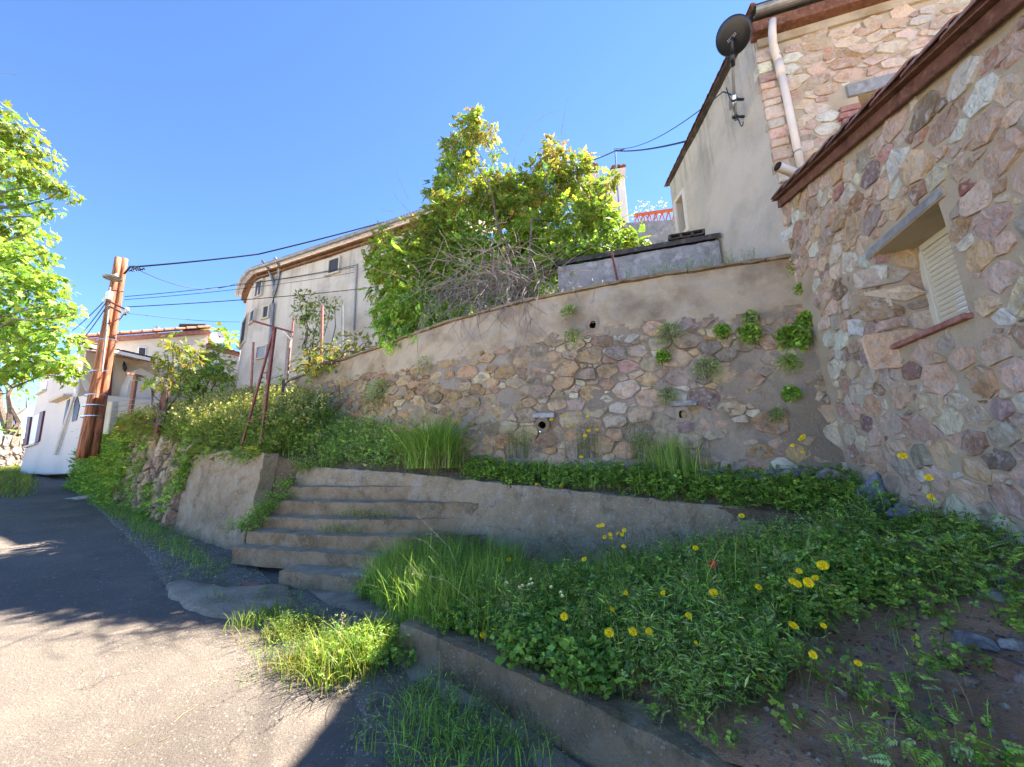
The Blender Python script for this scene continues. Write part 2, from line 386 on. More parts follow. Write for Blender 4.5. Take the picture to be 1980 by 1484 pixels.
def stone_geo(poly, F, rng, relief, depth=.03):
    """verts and faces of one stone: sunk foot, rough rim, uneven face"""
    n = len(poly); c = poly.mean(0); sz = math.sqrt(max(1e-6, np.ptp(poly[:, 0]) * np.ptp(poly[:, 1])))
    h = relief * rng.uniform(.25, 2.1); tilt = rng.normal(0, .10, 2)
    def H(p, base): return base + (p - c) @ tilt + rng.normal(0, .012) * sz * 2.2
    V = [F(p[0], p[1], -depth) for p in poly]
    rim = c + (poly - c) * rng.uniform(.94, 1.0, (n, 1)); V += [F(p[0], p[1], max(.002, H(p, h * .75))) for p in rim]
    inn = c + (poly - c) * rng.uniform(.5, .82, (n, 1)); V += [F(p[0], p[1], max(.004, H(p, h))) for p in inn]
    V.append(F(c[0], c[1], max(.005, H(c, h * 1.05))))
    Fc = []
    for i in range(n):
        j = (i + 1) % n
        Fc += [(i, j, n + j, n + i), (n + i, n + j, 2 * n + j, 2 * n + i), (2 * n + i, 2 * n + j, 3 * n)]
    return V, Fc
def pick(rng, palette):
    w = np.array([p[0] for p in palette], float); c = palette[rng.choice(len(palette), p=w / w.sum())][1]
    return np.clip(np.array(c) * rng.uniform(.74, 1.22) + rng.normal(0, .016, 3), .02, .8)
def masonry(parent, F, cells, mat, palette, rng, relief, limit=280, key=None, depth=.03, rough=.05, name='stone', dirt=None):
    cells = [c for c in cells if np.ptp(c[:, 0]) > .02 and np.ptp(c[:, 1]) > .02]
    area = [np.ptp(c[:, 0]) * np.ptp(c[:, 1]) * (key(c.mean(0)) if key else 1) for c in cells]
    order = np.argsort(area)[::-1]; rest = Soup()
    for k, i in enumerate(order):
        poly = round_poly(cells[i], rng, rough)
        V, Fc = stone_geo(poly, F, rng, relief, depth); tint = pick(rng, palette)
        if dirt: tint = dirt(cells[i].mean(0), tint)
        if k < limit and area[i] > 0:
            s = Soup(); s.raw(V, Fc, tint); s.build(name, mat, parent)
        else: rest.raw(V, Fc, tint)
    if rest.n: tag(rest.build('small_' + name + 's', mat, parent), kind='stuff')

PAL_HOUSE = [(6, (0.749, 0.548, 0.385)), (5, (0.674, 0.483, 0.341)), (4, (0.800, 0.687, 0.522)), (3, (0.620, 0.420, 0.301)), (1.2, (0.447, 0.286, 0.206)), (2, (0.685, 0.469, 0.282)),
             (2, (0.556, 0.446, 0.356)), (.5, (0.503, 0.262, 0.172)), (.8, (0.374, 0.281, 0.225)), (3, (0.782, 0.601, 0.435)), (2, (0.800, 0.768, 0.605))]
PAL_UPPER = [(6, (0.774, 0.553, 0.408)), (4, (0.681, 0.465, 0.340)), (3, (0.800, 0.718, 0.562)), (3, (0.777, 0.580, 0.412)), (1, (0.535, 0.394, 0.305)), (.4, (0.494, 0.213, 0.137)), (2, (0.718, 0.513, 0.334))]
PAL_OLD = [(5, (0.597, 0.442, 0.271)), (4, (0.544, 0.418, 0.271)), (3, (0.756, 0.619, 0.422)), (2, (0.585, 0.389, 0.218)), (1.5, (0.555, 0.370, 0.234)), (1.5, (0.421, 0.340, 0.241)), (1, (0.630, 0.439, 0.219)), (1.5, (0.800, 0.695, 0.493))]
PAL_ROUGH = [(4, (0.484, 0.359, 0.210)), (3, (0.403, 0.300, 0.180)), (2, (0.572, 0.447, 0.279))]

def lines(P, n):
    """resample a polyline (k,3) evenly to n points"""
    P = np.asarray(P, float); d = np.r_[0, np.cumsum(np.linalg.norm(np.diff(P, axis=0), axis=1))]
    q = np.linspace(0, d[-1], n); return np.stack([np.interp(q, d, P[:, i]) for i in range(3)], 1)
def loft(rows, nc, nr, amp=.02, sc=2.5, bulge=0.0, seed=0.0):
    R = [lines(r, nc) for r in rows]; k = len(R); G = np.zeros((nr, nc, 3))
    for i in range(nr):
        f = i / (nr - 1) * (k - 1); a = min(int(f), k - 2); G[i] = R[a] * (1 - (f - a)) + R[a + 1] * (f - a)
        G[i, :, 2] += bulge * math.sin(math.pi * i / (nr - 1))
    nz = fbm(G.reshape(-1, 3), sc, seed) + .5 * fbm(G.reshape(-1, 3), sc * 2.7, seed + 3)
    G[..., 2] += amp * nz.reshape(nr, nc)
    return G
class Patch:
    def __init__(self, G):
        self.G = G; nr, nc = G.shape[:2]; V = G.reshape(-1, 3)
        F = [(i * nc + j, i * nc + j + 1, (i + 1) * nc + j + 1, (i + 1) * nc + j) for i in range(nr - 1) for j in range(nc - 1)]
        self.V, self.F = V, F
        self.bvh = BVHTree.FromPolygons([Vector(v) for v in V], F)
        q = V[np.array(F)]; self.q = q
        ar = np.linalg.norm(np.cross(q[:, 2] - q[:, 0], q[:, 3] - q[:, 1]), axis=1); self.area = ar.sum() / 2; self.p = ar / ar.sum()
    def sample(self, n, rng, mask=None):
        i = rng.choice(len(self.q), n, p=self.p); a, b = rng.random((2, n, 1)); q = self.q[i]
        P = (q[:, 0] * (1 - a) + q[:, 1] * a) * (1 - b) + (q[:, 3] * (1 - a) + q[:, 2] * a) * b
        if mask is not None:
            P = P[rng.random(n) < mask(proj(P), P)]
        return P
    def z(self, x, y, d=0.0):
        h = self.bvh.ray_cast(Vector((x, y, 50)), Vector((0, 0, -1)))[0]; return h.z if h else d
    def hit(self, u, v, h=0.0):
        """point above the patch by h that is seen at photograph pixel (u, v)"""
        d = ray(u, v); d = d / np.linalg.norm(d); best, gap = (None, None), 1e9
        for k in np.arange(.6, 25, .02):
            p = EYE + d * k; g = self.bvh.ray_cast(Vector((p[0], p[1], 50)), Vector((0, 0, -1)))[0]
            if g is not None:
                if p[2] <= g.z + h: return p, g.z
                if p[2] - g.z - h < gap: best, gap = (p, g.z), p[2] - g.z - h
        return best
    def mesh(self, name, mat, parent=None, **kw):
        s = Soup(); s.raw(self.V, self.F); return tag(s.build(name, mat, parent, smooth=True), **kw)
def inpoly(px, poly):
    x, y = px[..., 0], px[..., 1]; ins = np.zeros(x.shape, bool); n = len(poly)
    for i in range(n):
        x1, y1 = poly[i]; x2, y2 = poly[(i + 1) % n]
        c = ((y1 > y) != (y2 > y)) & (x < (x2 - x1) * (y - y1) / (y2 - y1 + 1e-9) + x1); ins ^= c
    return ins

# ------------------------------------------------------------------ ground, road, terraces
_ctrl = np.array([(0.4, 2.35, 0), (-.95, 3.5, .03), (-2.9, 2.5, 0), (-1.3, 2.4, 0), (0, 0, 0), (-3, 0, 0), (3, -3, -.1), (-4.9, 4.95, .15), (-2.9, 5.0, .12),
                  (-4.3, 6.4, .23), (-6.6, 7.75, .42), (-10.3, 10.35, .66), (-17.4, 15.1, 1.25), (-8, 5, .25), (-12, 7, .6), (-20, 12, 1.25), (-26, 21, 1.8), (-34, 24, 2.2), (-8, -3, -.1)])
def _tps():
    n = len(_ctrl); d = np.hypot(_ctrl[:, None, 0] - _ctrl[None, :, 0], _ctrl[:, None, 1] - _ctrl[None, :, 1])
    K = np.where(d > 0, d * d * np.log(d + 1e-9), 0) + np.eye(n) * .6
    A = np.zeros((n + 3, n + 3)); A[:n, :n] = K; A[:n, n] = 1; A[:n, n + 1:] = _ctrl[:, :2]; A[n, :n] = 1; A[n + 1:, :n] = _ctrl[:, :2].T
    return np.linalg.solve(A, np.r_[_ctrl[:, 2], 0, 0, 0])
_w = _tps()
def gz(x, y):
    x, y = np.asarray(x, float), np.asarray(y, float); n = len(_ctrl)
    d = np.hypot(x[..., None] - _ctrl[:, 0], y[..., None] - _ctrl[:, 1]); k = d * d * np.log(d + 1e-9)
    return k @ _w[:n] + _w[n] + _w[n + 1] * x + _w[n + 2] * y
def flat(P, dz=0.0):
    P = np.asarray(P, float)[:, :2]; return np.c_[P, gz(P[:, 0], P[:, 1]) + dz]
def ground_patch(left, right, nc, nr, dz, amp, sc, seed=0.0):
    G = loft([np.c_[np.asarray(left, float), np.zeros(len(left))], np.c_[np.asarray(right, float), np.zeros(len(right))]], nc, nr, 0)
    G[..., 2] = gz(G[..., 0], G[..., 1]) + dz
    G[..., 2] += amp * (fbm(G.reshape(-1, 3), sc, seed)).reshape(nr, nc)
    return Patch(G)
xs = np.r_[-900, -300, -120, np.linspace(-60, 30, 46), 120, 300, 900]; ys = np.r_[-900, -200, -60, np.linspace(-20, 60, 41), 120, 300, 900]
GX, GY = np.meshgrid(xs, ys); GZ = np.clip(gz(np.clip(GX, -34, 4), np.clip(GY, -6, 24)), -.4, 2.4) - .07
near = np.exp(-((GX + 2) ** 2 + (GY - 3) ** 2) / 60)
ground = Patch(np.stack([GX, GY, GZ - .03 * near], -1)); ground.mesh('ground', M['field'], kind='structure', label='bare earth beneath the village slope', cat='ground')
RL = [(-3.6, -6), (-3.3, 0), (-3.45, 2.3), (-4.9, 4.0), (-9.5, 6.3), (-13.5, 8.6), (-18.3, 11.4), (-24.5, 16.4), (-32, 21.5)]
RR = [(4.5, -6), (2.4, .2), (.55, 2.35), (-.85, 3.6), (-2.3, 5.0), (-4.35, 6.55), (-6.7, 7.9), (-10.4, 10.5), (-17.3, 14.9), (-22, 18), (-30, 23.5)]
road = ground_patch(RL, RR, 150, 40, 0, .012, 1.1); road.mesh('road', M['asphalt'], kind='structure', label='worn grey asphalt lane curving up to the left', cat='road')
VL = [on_z(*q)[:2] for q in [(640, 1484, 0), (700, 1390, .01), (655, 1330, .02), (565, 1235, .03), (470, 1195, .06), (330, 1150, .13), (265, 1075, .25), (190, 1000, .5), (140, 958, .8)]]
VR = [(.7, 2.0), (.4, 2.36), (-.85, 3.58), (-2.0, 4.7), (-3.0, 5.15), (-4.35, 6.5), (-6.7, 7.85), (-10.4, 10.45), (-14.0, 12.8)]
verge = ground_patch(VL, VR, 110, 12, .018, .02, 2.6, 5); verge.G[0, :, 2] -= .035; verge.mesh('gravel_verge', M['gravel'], kind='structure', label='gravelly strip between asphalt lane and walls', cat='verge')

TOPL = [(2.45, 6.1, 4.40), (1.1, 6.1, 4.41), (0, 6.1, 4.40), (-1.7, 6.1, 4.30), (-3.0, 6.05, 4.10), (-4.1, 6.3, 4.0), (-5.47, 6.85, 4.0), (-7.32, 7.6, 4.0), (-9.13, 8.4, 4.0), (-11, 9.3, 4.0)]
BOTL = [(2.45, 5.55, 1.0), (1.1, 5.55, 1.05), (0, 5.55, 1.1), (-1.7, 5.55, 1.2), (-2.95, 5.5, 1.4), (-4.0, 5.75, 1.6), (-5.35, 6.3, 1.9), (-7.2, 7.05, 2.2), (-9.0, 7.9, 2.6), (-10.9, 8.85, 3.0)]
TERB = [(2.5, 5.6, 1.25), (1.1, 5.6, 1.28), (0, 5.6, 1.33), (-1.7, 5.6, 1.42), (-2.95, 5.55, 1.62), (-4.0, 5.8, 1.95), (-5.35, 6.35, 2.25), (-7.2, 7.1, 2.65), (-9.0, 7.95, 2.95), (-11.4, 9.4, 3.35),
        (-14, 10.4, 3.3), (-16.5, 10.4, 2.9), (-18.6, 10.2, 2.3)]
TERF = [(2.5, 4.6, .93), (.39, 4.95, 1.08), (-1.74, 5.1, 1.26), (-5.2, 5.45, 1.56), (-5.9, 5.2, 1.78), (-8.3, 5.6, 1.92), (-9.8, 6.05, 2.05), (-13.1, 7.15, 2.42), (-15.5, 8.0, 2.5), (-18.6, 8.9, 2.0)]
terr = Patch(loft([[W(*p) for p in TERF], [W(*p) for p in TERB]], 110, 24, .05, 1.6, .04))
_sk = np.array([W(*p) for p in TERF]); _skr = lines(_sk, 110)
terr_o = terr.mesh('terrace_ground', M['dirt'], kind='structure', label='earth of the planted terrace below the old wall', cat='terrace')
s = Soup(); s.grid(np.stack([_skr * [1, 1, 0] + [0, 0, .1], _skr + [0, 0, .01]])); s.build('terrace_edge', M['dirt'], terr_o)
UPB = [(6, 16, 5.0), (0, 18, 5.4), (-8, 19, 5.2), (-14, 18, 4.6), (-20, 17, 3.0)]
upper = Patch(loft([[W(s, t + .12, z - .06) for s, t, z in TOPL] + [W(-14, 10.4, 3.35), W(-16.5, 10.4, 2.95), W(-18.6, 10.2, 2.35)], [W(*p) for p in UPB]], 60, 24, .06, .8, -.1))
upper.mesh('garden_ground', M['dirt'], kind='structure', label='garden earth behind the tall retaining wall', cat='garden')
BF = [(-1.75, 4.75, .13), (-.9, 3.68, .2), (-.01, 3.0, .27), (.6, 2.4, .29), (.9, 1.98, .30), (1.6, 1.2, .32), (2.3, .3, .3)]
BB = [W(-2.9, 5.0, .3), W(-1.7, 4.95, .16), W(-.5, 4.9, .20), W(.39, 4.86, .40), W(1.4, 4.8, .66), W(2.1, 4.74, .86), W(2.44, 4.3, 1.0), W(2.44, 3.56, .95), W(2.44, 2.5, .9), W(2.44, 1.0, .8)]
bank = Patch(loft([BF, BB], 110, 50, .05, 2.2, .07, 2))
bank.mesh('earth_bank', M['soil'], kind='structure', label='brown earth bank rising to the stone building', cat='bank')

# ------------------------------------------------------------------ kerb, steps, low walls
def wall_loft(name, mat, parent, stations, thick, n, amp=.012, mats=None):
    """stations: (base xyz, top xyz); closed wall body with uneven faces; back lies `thick` behind"""
    n = int(n * 1.7); B = lines([s_[0] for s_ in stations], n); T = lines([s_[1] for s_ in stations], n)
    d = unit(np.gradient(B[:, :2], axis=0)); nrm = np.c_[-d[:, 1], d[:, 0], np.zeros(n)]
    nrm = nrm * np.sign((nrm @ AV))[:, None]
    hh = max(5, int(np.linalg.norm(T - B, axis=1).mean() / .06)); rows = []
    for i in range(hh + 1): rows.append(B + (T - B) * i / hh)
    rows[-1] = rows[-1] + nrm * .012
    for k in (.35, .7, 1.0): rows.append(T + nrm * thick * k + [0, 0, .006])
    rows.append(B + nrm * thick)
    G = np.stack(rows); Pn = G.reshape(-1, 3)
    off = amp * (fbm(Pn, 3.0, 1) + .7 * fbm(Pn, 9, 4) + .5 * fbm(Pn, 21, 6))
    G = G + (off[:, None] * np.repeat(nrm[None], len(rows), 0).reshape(-1, 3)).reshape(G.shape)
    G[hh:hh + 4, :, 2] += (amp * (.9 * fbm(Pn, 6, 9) + .6 * fbm(Pn, 19, 2))).reshape(G.shape[:2])[hh:hh + 4]
    s = Soup(); s.grid(G); nr, nc = G.shape[:2]
    s.F += [tuple(i * nc for i in range(nr)), tuple(i * nc + nc - 1 for i in range(nr - 1, -1, -1))]; s.M += [0, 0]
    return s.build(name, mat, parent)
K = [(-1.0, 3.56), (.37, 2.38), (.67, 2.11), (1.35, 1.35), (2.0, .3)]
kr = thing('kerb_wall', 'low stained concrete kerb holding back the flowering bank', 'kerb', (*K[0], 0))
wall_loft('kerb_body', M['riser'], kr, [((x, y, -.08), (x + .01, y + .01, .285)) for x, y in K], .19, 60, .014)
ks = [flat([on_z(*q, 0)[:2]], .03)[0] for q in [(765, 1262), (850, 1322), (1000, 1418), (1130, 1484 + 25)]]
s = Soup(); A_ = lines(ks, 24); B_ = A_ + np.array([-.085, -.10, -.012]); jit = fbm(A_, 9, 2)[:, None] * [.02, .02, 0]
s.grid(np.stack([A_ + [.02, .02, -.05], A_ + [.02, .02, 0], A_ + jit, B_ + jit * 1.6, B_ + jit * 1.6 - [.0, 0, .05]])); s.build('kerb_foot', M['tread'], kr)

stair = thing('staircase', 'worn concrete steps climbing from the lane to the terrace', 'stairs', W(-4.5, 4.2, .1))
ST = [(-4.38, 4.10, .31), (-5.62, 4.40, .48), (-5.60, 4.57, .665), (-5.58, 4.76, .85), (-5.56, 4.96, 1.06), (-5.52, 5.16, 1.27)]
rng = np.random.default_rng(5)
for k, (s0, t0, z) in enumerate(ST):
    n = 60; S_ = np.linspace(s0, -2.0, n); bow = -.05 * np.sin(np.pi * np.clip((S_ - s0) / 2.6, 0, 1)) + (.02 if k else 0)
    tb = ST[k + 1][1] + .1 if k < 5 else 5.4
    zb = ST[k - 1][2] - .06 if k else -.05
    w1 = np.array([mnoise.noise(Vector((q * 2.3, k * 3.1, 0))) for q in S_]) * .035; w2 = np.array([mnoise.noise(Vector((q * 5, k * 3.1, 4))) + .6 * mnoise.noise(Vector((q * 17, k * 3.1, 8))) for q in S_]) * .018
    f_ = np.clip((S_ + 3.3) / 1.2, 0, 1); f_ = f_ * f_ * (3 - 2 * f_); bow = bow + np.clip(5.02 - t0, 0, 9) * f_; g_ = S_ * 0
    fr = [np.array([W(q, t0 + b_ + w_, (zz + d_) * (1 - e_) + .08 * e_) for q, b_, w_, d_, e_ in zip(S_, bow, w1, w2 * c, g_)]) for zz, c in ((zb, 0), ((zb + z) / 2, 0), (z - .025, .5), (z - .006, 1))]
    ft = fr[-1] + AV * .018 + UPV * .006
    bk = np.array([W(q, tb, (z + .012) * (1 - e_) + .08 * e_) for q, e_ in zip(S_, g_)])
    G = np.stack(fr + [ft, ft * .5 + bk * .5, bk])
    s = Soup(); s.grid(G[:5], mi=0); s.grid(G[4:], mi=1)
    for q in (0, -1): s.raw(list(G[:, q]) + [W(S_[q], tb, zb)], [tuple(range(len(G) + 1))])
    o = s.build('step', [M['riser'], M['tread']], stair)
    if k == 0: o['label'] = 'short lowest step starting right of the drain pipe'
low = [on_z(u, v, .14) for u, v in [(598, 1141), (665, 1145), (760, 1165), (790, 1195), (700, 1176), (640, 1166)]]
s = Soup(); s.prism(low, -UPV * .2); s.build('landing_slab', M['tread'], stair)

lw = thing('low_concrete_wall', 'low weathered concrete wall sloping down from the steps to the building', 'wall', W(0, 4.9, .3))
wall_loft('wall_body', M['concrete'], lw, [(W(-5.55, 5.30, 1.0), W(-5.55, 5.36, 1.60)), (W(-3.4, 5.12, .3), W(-3.4, 5.22, 1.46)), (W(-1.74, 4.88, .1), W(-1.74, 5.0, 1.31)), (W(.39, 4.76, .3), W(.39, 4.9, 1.11)),
          (W(1.4, 4.72, .5), W(1.4, 4.84, 1.03)), (W(2.1, 4.68, .6), W(2.1, 4.76, .98)), (W(2.4, 4.66, .7), W(2.4, 4.72, .92))], .2, 110, .022)

rw = thing('lane_retaining_wall', 'rough concrete and rubble wall beside the lane, left of the steps', 'wall', W(-8, 5.3, .3))
wall_loft('concrete_face', M['concrete'], rw, [(W(-6.05, 4.9, .1), W(-5.88, 5.0, 1.82)), (W(-7.2, 5.14, .2), W(-7.05, 5.24, 1.9)), (W(-9.2, 5.64, .3), W(-8.95, 5.74, 2.02))], .24, 48, .035)
RWS = [(-8.65, 5.47, .3, -8.4, 5.57, 1.97), (-10.2, 6.0, .4, -9.9, 6.1, 2.12), (-12.9, 6.9, .5, -12.8, 7.0, 2.45), (-15.6, 7.78, .6, -15.4, 7.9, 2.55), (-18.5, 8.6, .7, -18.4, 8.7, 2.2)]
wall_loft('rubble_core', M['soil'], rw, [(W(a, b_ + .08, c), W(d, e + .08, f)) for a, b_, c, d, e, f in RWS], .3, 60, .03)
_rb = lines([W(a, b_, c) for a, b_, c, d, e, f in RWS], 60); _rt = lines([W(d, e, f) for a, b_, c, d, e, f in RWS], 60)
def F_rw(u, v, h):
    i = np.clip(u / 10.3 * 59, 0, 58.99); a = int(i); f = i - a
    p = (_rb[a] * (1 - f) + _rb[a + 1] * f); q = (_rt[a] * (1 - f) + _rt[a + 1] * f)
    d = unit((_rb[a + 1] - _rb[a])[:2]); nr = np.array([d[1], -d[0], 0]); nr = nr * -np.sign(nr @ AV)
    return p + (q - p) * v / 1.7 + nr * (h - .08)
rng = np.random.default_rng(11)
masonry(rw, F_rw, stone_cells(rng, 0, 6.2, .05, 1.68, .10, 1.35, lambda u, v: True, .03), M['old_stone'], PAL_ROUGH, rng, .10, 140, rough=.09, depth=.05)

# ------------------------------------------------------------------ tall old retaining wall
NW = 150
WT = lines([W(*p) for p in TOPL], NW); WB = lines([W(*p) for p in BOTL], NW)
WL = np.linalg.norm(np.diff(WB, axis=0), axis=1).sum()
_d = unit(np.gradient(WB[:, :2], axis=0)); WN = np.c_[_d[:, 1], -_d[:, 0], np.zeros(NW)]; WN *= -np.sign(WN @ AV)[:, None]
def F_w(u, v, h):
    i = np.clip(u / WL * (NW - 1), 0, NW - 1.001); a = int(i); f = i - a
    p = WB[a] * (1 - f) + WB[a + 1] * f; q = WT[a] * (1 - f) + WT[a + 1] * f; n = WN[a] * (1 - f) + WN[a + 1] * f
    return p + (q - p) * (v / 3.2) + n * h
def wall_uv(u, v):
    """(along, height) of the wall point seen at a photograph pixel"""
    best = None
    for a in range(0, NW):
        pass
    Gm = _WG.reshape(-1, 3); d = ((proj(Gm) - [u, v]) ** 2).sum(1); k = int(np.argmin(d)); return _WU[k], _WVv[k]
uu = np.linspace(0, WL, 260); vv = np.linspace(0, 3.2, 64)
_WG = np.array([[F_w(a, c, 0) for a in uu] for c in vv]); _WU = np.tile(uu, len(vv)); _WVv = np.repeat(vv, len(uu))
def band_low(u):    # height where the smooth render band begins
    return np.interp(u, [0, 1.2, 2.6, 4.0, 5.2, 6.5, 9, 14], [2.45, 2.42, 2.42, 2.38, 2.3, 2.3, 2.45, 2.5]) + .14 * mnoise.noise(Vector((u * 1.7, 3, 0))) + .10 * mnoise.noise(Vector((u * 5.5, 7, 0))) + .05 * mnoise.noise(Vector((u * 15, 9, 0)))
ow = thing('retaining_wall', 'tall old rubble retaining wall with ochre render band under the big shrub', 'wall', W(-2, 5.6, 1.2))
HOLES = [(1148, 632, .055), (1048, 826, .06), (1320, 801, .055)]
holes = [(*wall_uv(u, v), r) for u, v, r in HOLES]
fn = fbm(_WG.reshape(-1, 3), 2.2, 3) * .03 + fbm(_WG.reshape(-1, 3), 7, 8) * .016
G = np.array([[F_w(a, c, fn[i * len(uu) + j] + (.03 if c > band_low(a) else 0)) for j, a in enumerate(uu)] for i, c in enumerate(vv)])
skip = np.zeros((len(vv) - 1, len(uu) - 1), bool); band = np.zeros_like(skip)
for i in range(len(vv) - 1):
    for j in range(len(uu) - 1):
        cu, cv = (uu[j] + uu[j + 1]) / 2, (vv[i] + vv[i + 1]) / 2
        if any(abs(cu - a) < r + .02 and abs(cv - c) < r + .02 for a, c, r in holes): skip[i, j] = True
        band[i, j] = cv > band_low(cu)
s = Soup(); s.grid(G, skip=skip | band); s.build('wall_body', M['old_mortar'], ow, smooth=True)
s = Soup(); s.grid(G, skip=skip | ~band); s.build('render_band', M['render_band'], ow, smooth=True)
for a, c, r in holes:
    s = Soup(); n_ = 9; ang = np.linspace(0, 2 * math.pi, n_, endpoint=False); rr = r * np.random.default_rng(int(a * 99)).uniform(.8, 1.2, n_)
    mid = F_w(a, c, 0); ax = unit(F_w(a + .05, c, 0) - mid)
    rings = [[F_w(a, c, h) + ax * math.cos(t) * q * k + UPV * math.sin(t) * q * k * 1.1 for t, q in zip(ang, rr)] for h, k in ((.045, 2.0), (.045, 1.0), (-.1, .9), (-.35, .85))]
    V = np.array(rings).reshape(-1, 3); Fc = [(i * n_ + j, i * n_ + (j + 1) % n_, (i + 1) * n_ + (j + 1) % n_, (i + 1) * n_ + j) for i in range(3) for j in range(n_)]
    s.raw(V[:n_ * 2], [f for f in Fc if max(f) < 2 * n_]); s.raw(V[n_:], [tuple(i - n_ for i in f) for f in Fc if min(f) >= n_] + [tuple(range(2 * n_, 3 * n_))], mi=1)
    s.build('weep_hole', [M['old_mortar'], M['dark']], ow)
rng = np.random.default_rng(21)
ok = lambda u, v: v < band_low(u) - .02 + (.25 if 3.2 < u < 7.5 and (int(u * 7) % 3 == 0) else 0) and not any(abs(u - a) < r + .06 and abs(v - c) < r + .05 for a, c, r in holes)
cells = stone_cells(rng, 0, 11.5, .05, 3.0, .080, 1.5, ok, .008, .45)
cells = [c for c in cells if rng.random() > (.15 if 4.6 < c.mean(0)[0] < 9 and c.mean(0)[1] > 1.3 else .04) and not (c.mean(0)[0] < 1.1 and .6 < c.mean(0)[1] < 1.9 and rng.random() < .55)]
def wdirt(c, t):
    k = np.clip((c[0] - 3.0) / 2.5, 0, 1); return t * (1 - .18 * k) * (np.array([1, 1, 1]) * (1 - k) + np.array([1.0, .86, .62]) * k)
masonry(ow, F_w, cells, M['old_stone'], PAL_OLD, rng, .016, 290, key=lambda c: 1.0 if c[1] > .25 else .4, rough=.07, dirt=wdirt)
# capstones along the top
rng = np.random.default_rng(3); u = 0.0
while u < WL:
    l = rng.uniform(.35, .7); a0, a1 = u, min(u + l - .012, WL); s = Soup()
    P = [F_w(a, 3.2, h) + UPV * z for a in np.linspace(a0, a1, 4) for h, z in ((.09, 0), (.09, .045), (-.3, .05), (-.3, 0))]
    P = np.array(P) + rng.normal(0, .007, (16, 3)); s.grid(P.reshape(4, 4, 3)[:, [0, 1, 2, 3, 0]]); s.F += [(0, 1, 2, 3), (15 + 4, 18, 17, 16)]; s.M += [0, 0]
    s.build('capstone', M['paver'], ow); u += l
# flat lintel stones over the two lower weep holes
for a, c, r in holes[1:]:
    s = Soup(); s.box(F_w(a - .02, c + r + .09, .03), unit(F_w(a + .1, c, 0) - F_w(a, c, 0)) * .17, AV * .05, UPV * .038, (.50, .49, .47)); s.build('lintel_stone', M['old_stone'], ow, bevel=.008)

# ------------------------------------------------------------------ stone lean-to on the right
SX = 2.42
def verge_z(t): return 5.31 + (t - 6.0) * .305
lean = thing('stone_lean_to', 'low rubble stone building with deep shuttered window at the right', 'building', W(SX, 4, .9))
O_T0, O_T1, O_Z0, O_Z1 = 3.50, 4.33, 2.575, 3.50
tt = np.unique(np.r_[np.arange(.6, 6.0, .07), O_T0, O_T1, 6.0]); zz = np.unique(np.r_[np.arange(.4, 5.5, .07), O_Z0, O_Z1])
G = np.zeros((len(zz), len(tt), 3)); skip = np.zeros((len(zz) - 1, len(tt) - 1), bool)
for i, z in enumerate(zz):
    for j, t in enumerate(tt): G[i, j] = W(SX, t, min(z, verge_z(t) - .02))
for i in range(len(zz) - 1):
    for j in range(len(tt) - 1):
        zc, tc = (zz[i] + zz[i + 1]) / 2, (tt[j] + tt[j + 1]) / 2
        skip[i, j] = (O_T0 < tc < O_T1 and O_Z0 < zc < O_Z1) or zz[i] >= verge_z(tt[j + 1]) - .02
d_ = (fbm(G.reshape(-1, 3), 3, 7) * .014 + fbm(G.reshape(-1, 3), 12, 2) * .006).reshape(G.shape[:2])
G = G - d_[..., None] * BV
s = Soup(); s.grid(G, skip=skip)
# reveal of the window opening and the solid behind
for t in (O_T0, O_T1): s.raw([W(SX, t, O_Z0), W(SX + .5, t, O_Z0), W(SX + .5, t, O_Z1), W(SX, t, O_Z1)], [(0, 1, 2, 3)])
s.raw([W(SX, O_T0, O_Z0), W(SX, O_T1, O_Z0), W(SX + .5, O_T1, O_Z0), W(SX + .5, O_T0, O_Z0)], [(0, 1, 2, 3)])
s.raw([W(SX, O_T0, O_Z1), W(SX, O_T1, O_Z1), W(SX + .5, O_T1, O_Z1), W(SX + .5, O_T0, O_Z1)], [(0, 1, 2, 3)])
s.raw([W(SX, .6, .4), W(SX + 4, .6, .4), W(SX + 4, .6, 3.6), W(SX, .6, 3.6)], [(0, 1, 2, 3)])
s.build('wall', M['mortar'], lean, smooth=False)
def F_l(u, v, h): return W(SX - h, u, v)
rng = np.random.default_rng(31)
okl = lambda u, v: v < verge_z(u) - .13 and not (O_T0 - .07 < u < O_T1 + .05 and O_Z0 - .14 < v < O_Z1 + .16) and v > 1.0 - .03 * (u - 2) and not (u > 5.6 and v < 4.1)
cl = stone_cells(rng, 1.4, 5.97, .95, 5.3, .072, 1.35, okl, .014, .52)
masonry(lean, F_l, cl, M['stone'], PAL_HOUSE, rng, .011, 290, key=lambda c: 3 if c[0] > 2.5 else .1, rough=.085)
rng = np.random.default_rng(33)   # stones facing the window jamb
cj = stone_cells(rng, .02, .25, O_Z0, O_Z1 - .05, .075, 1.3, lambda u, v: True, .02)
masonry(lean, lambda u, v, h: W(SX + u, O_T1 - h, v), cj, M['stone'], PAL_HOUSE, rng, .02, 30, depth=.01)
s = Soup(); s.box(W(SX + .17, (O_T0 + O_T1) / 2, O_Z1 + .035), AV * (.5), BV * .20, UPV * .04); o = s.build('lintel', M['mortar'], lean, bevel=.008)
s = Soup(); s.box(W(SX - .028, (O_T0 + O_T1) / 2, O_Z1 + .04), AV * .5, BV * .006, UPV * .038); s.build('lintel_face', M['greywall'], o)
s = Soup(); s.box(W(SX + .2, (O_T0 + O_T1) / 2, O_Z0 - .045), AV * .42, BV * .18, UPV * .018); sill = s.build('window_sill', M['mortar'], lean)
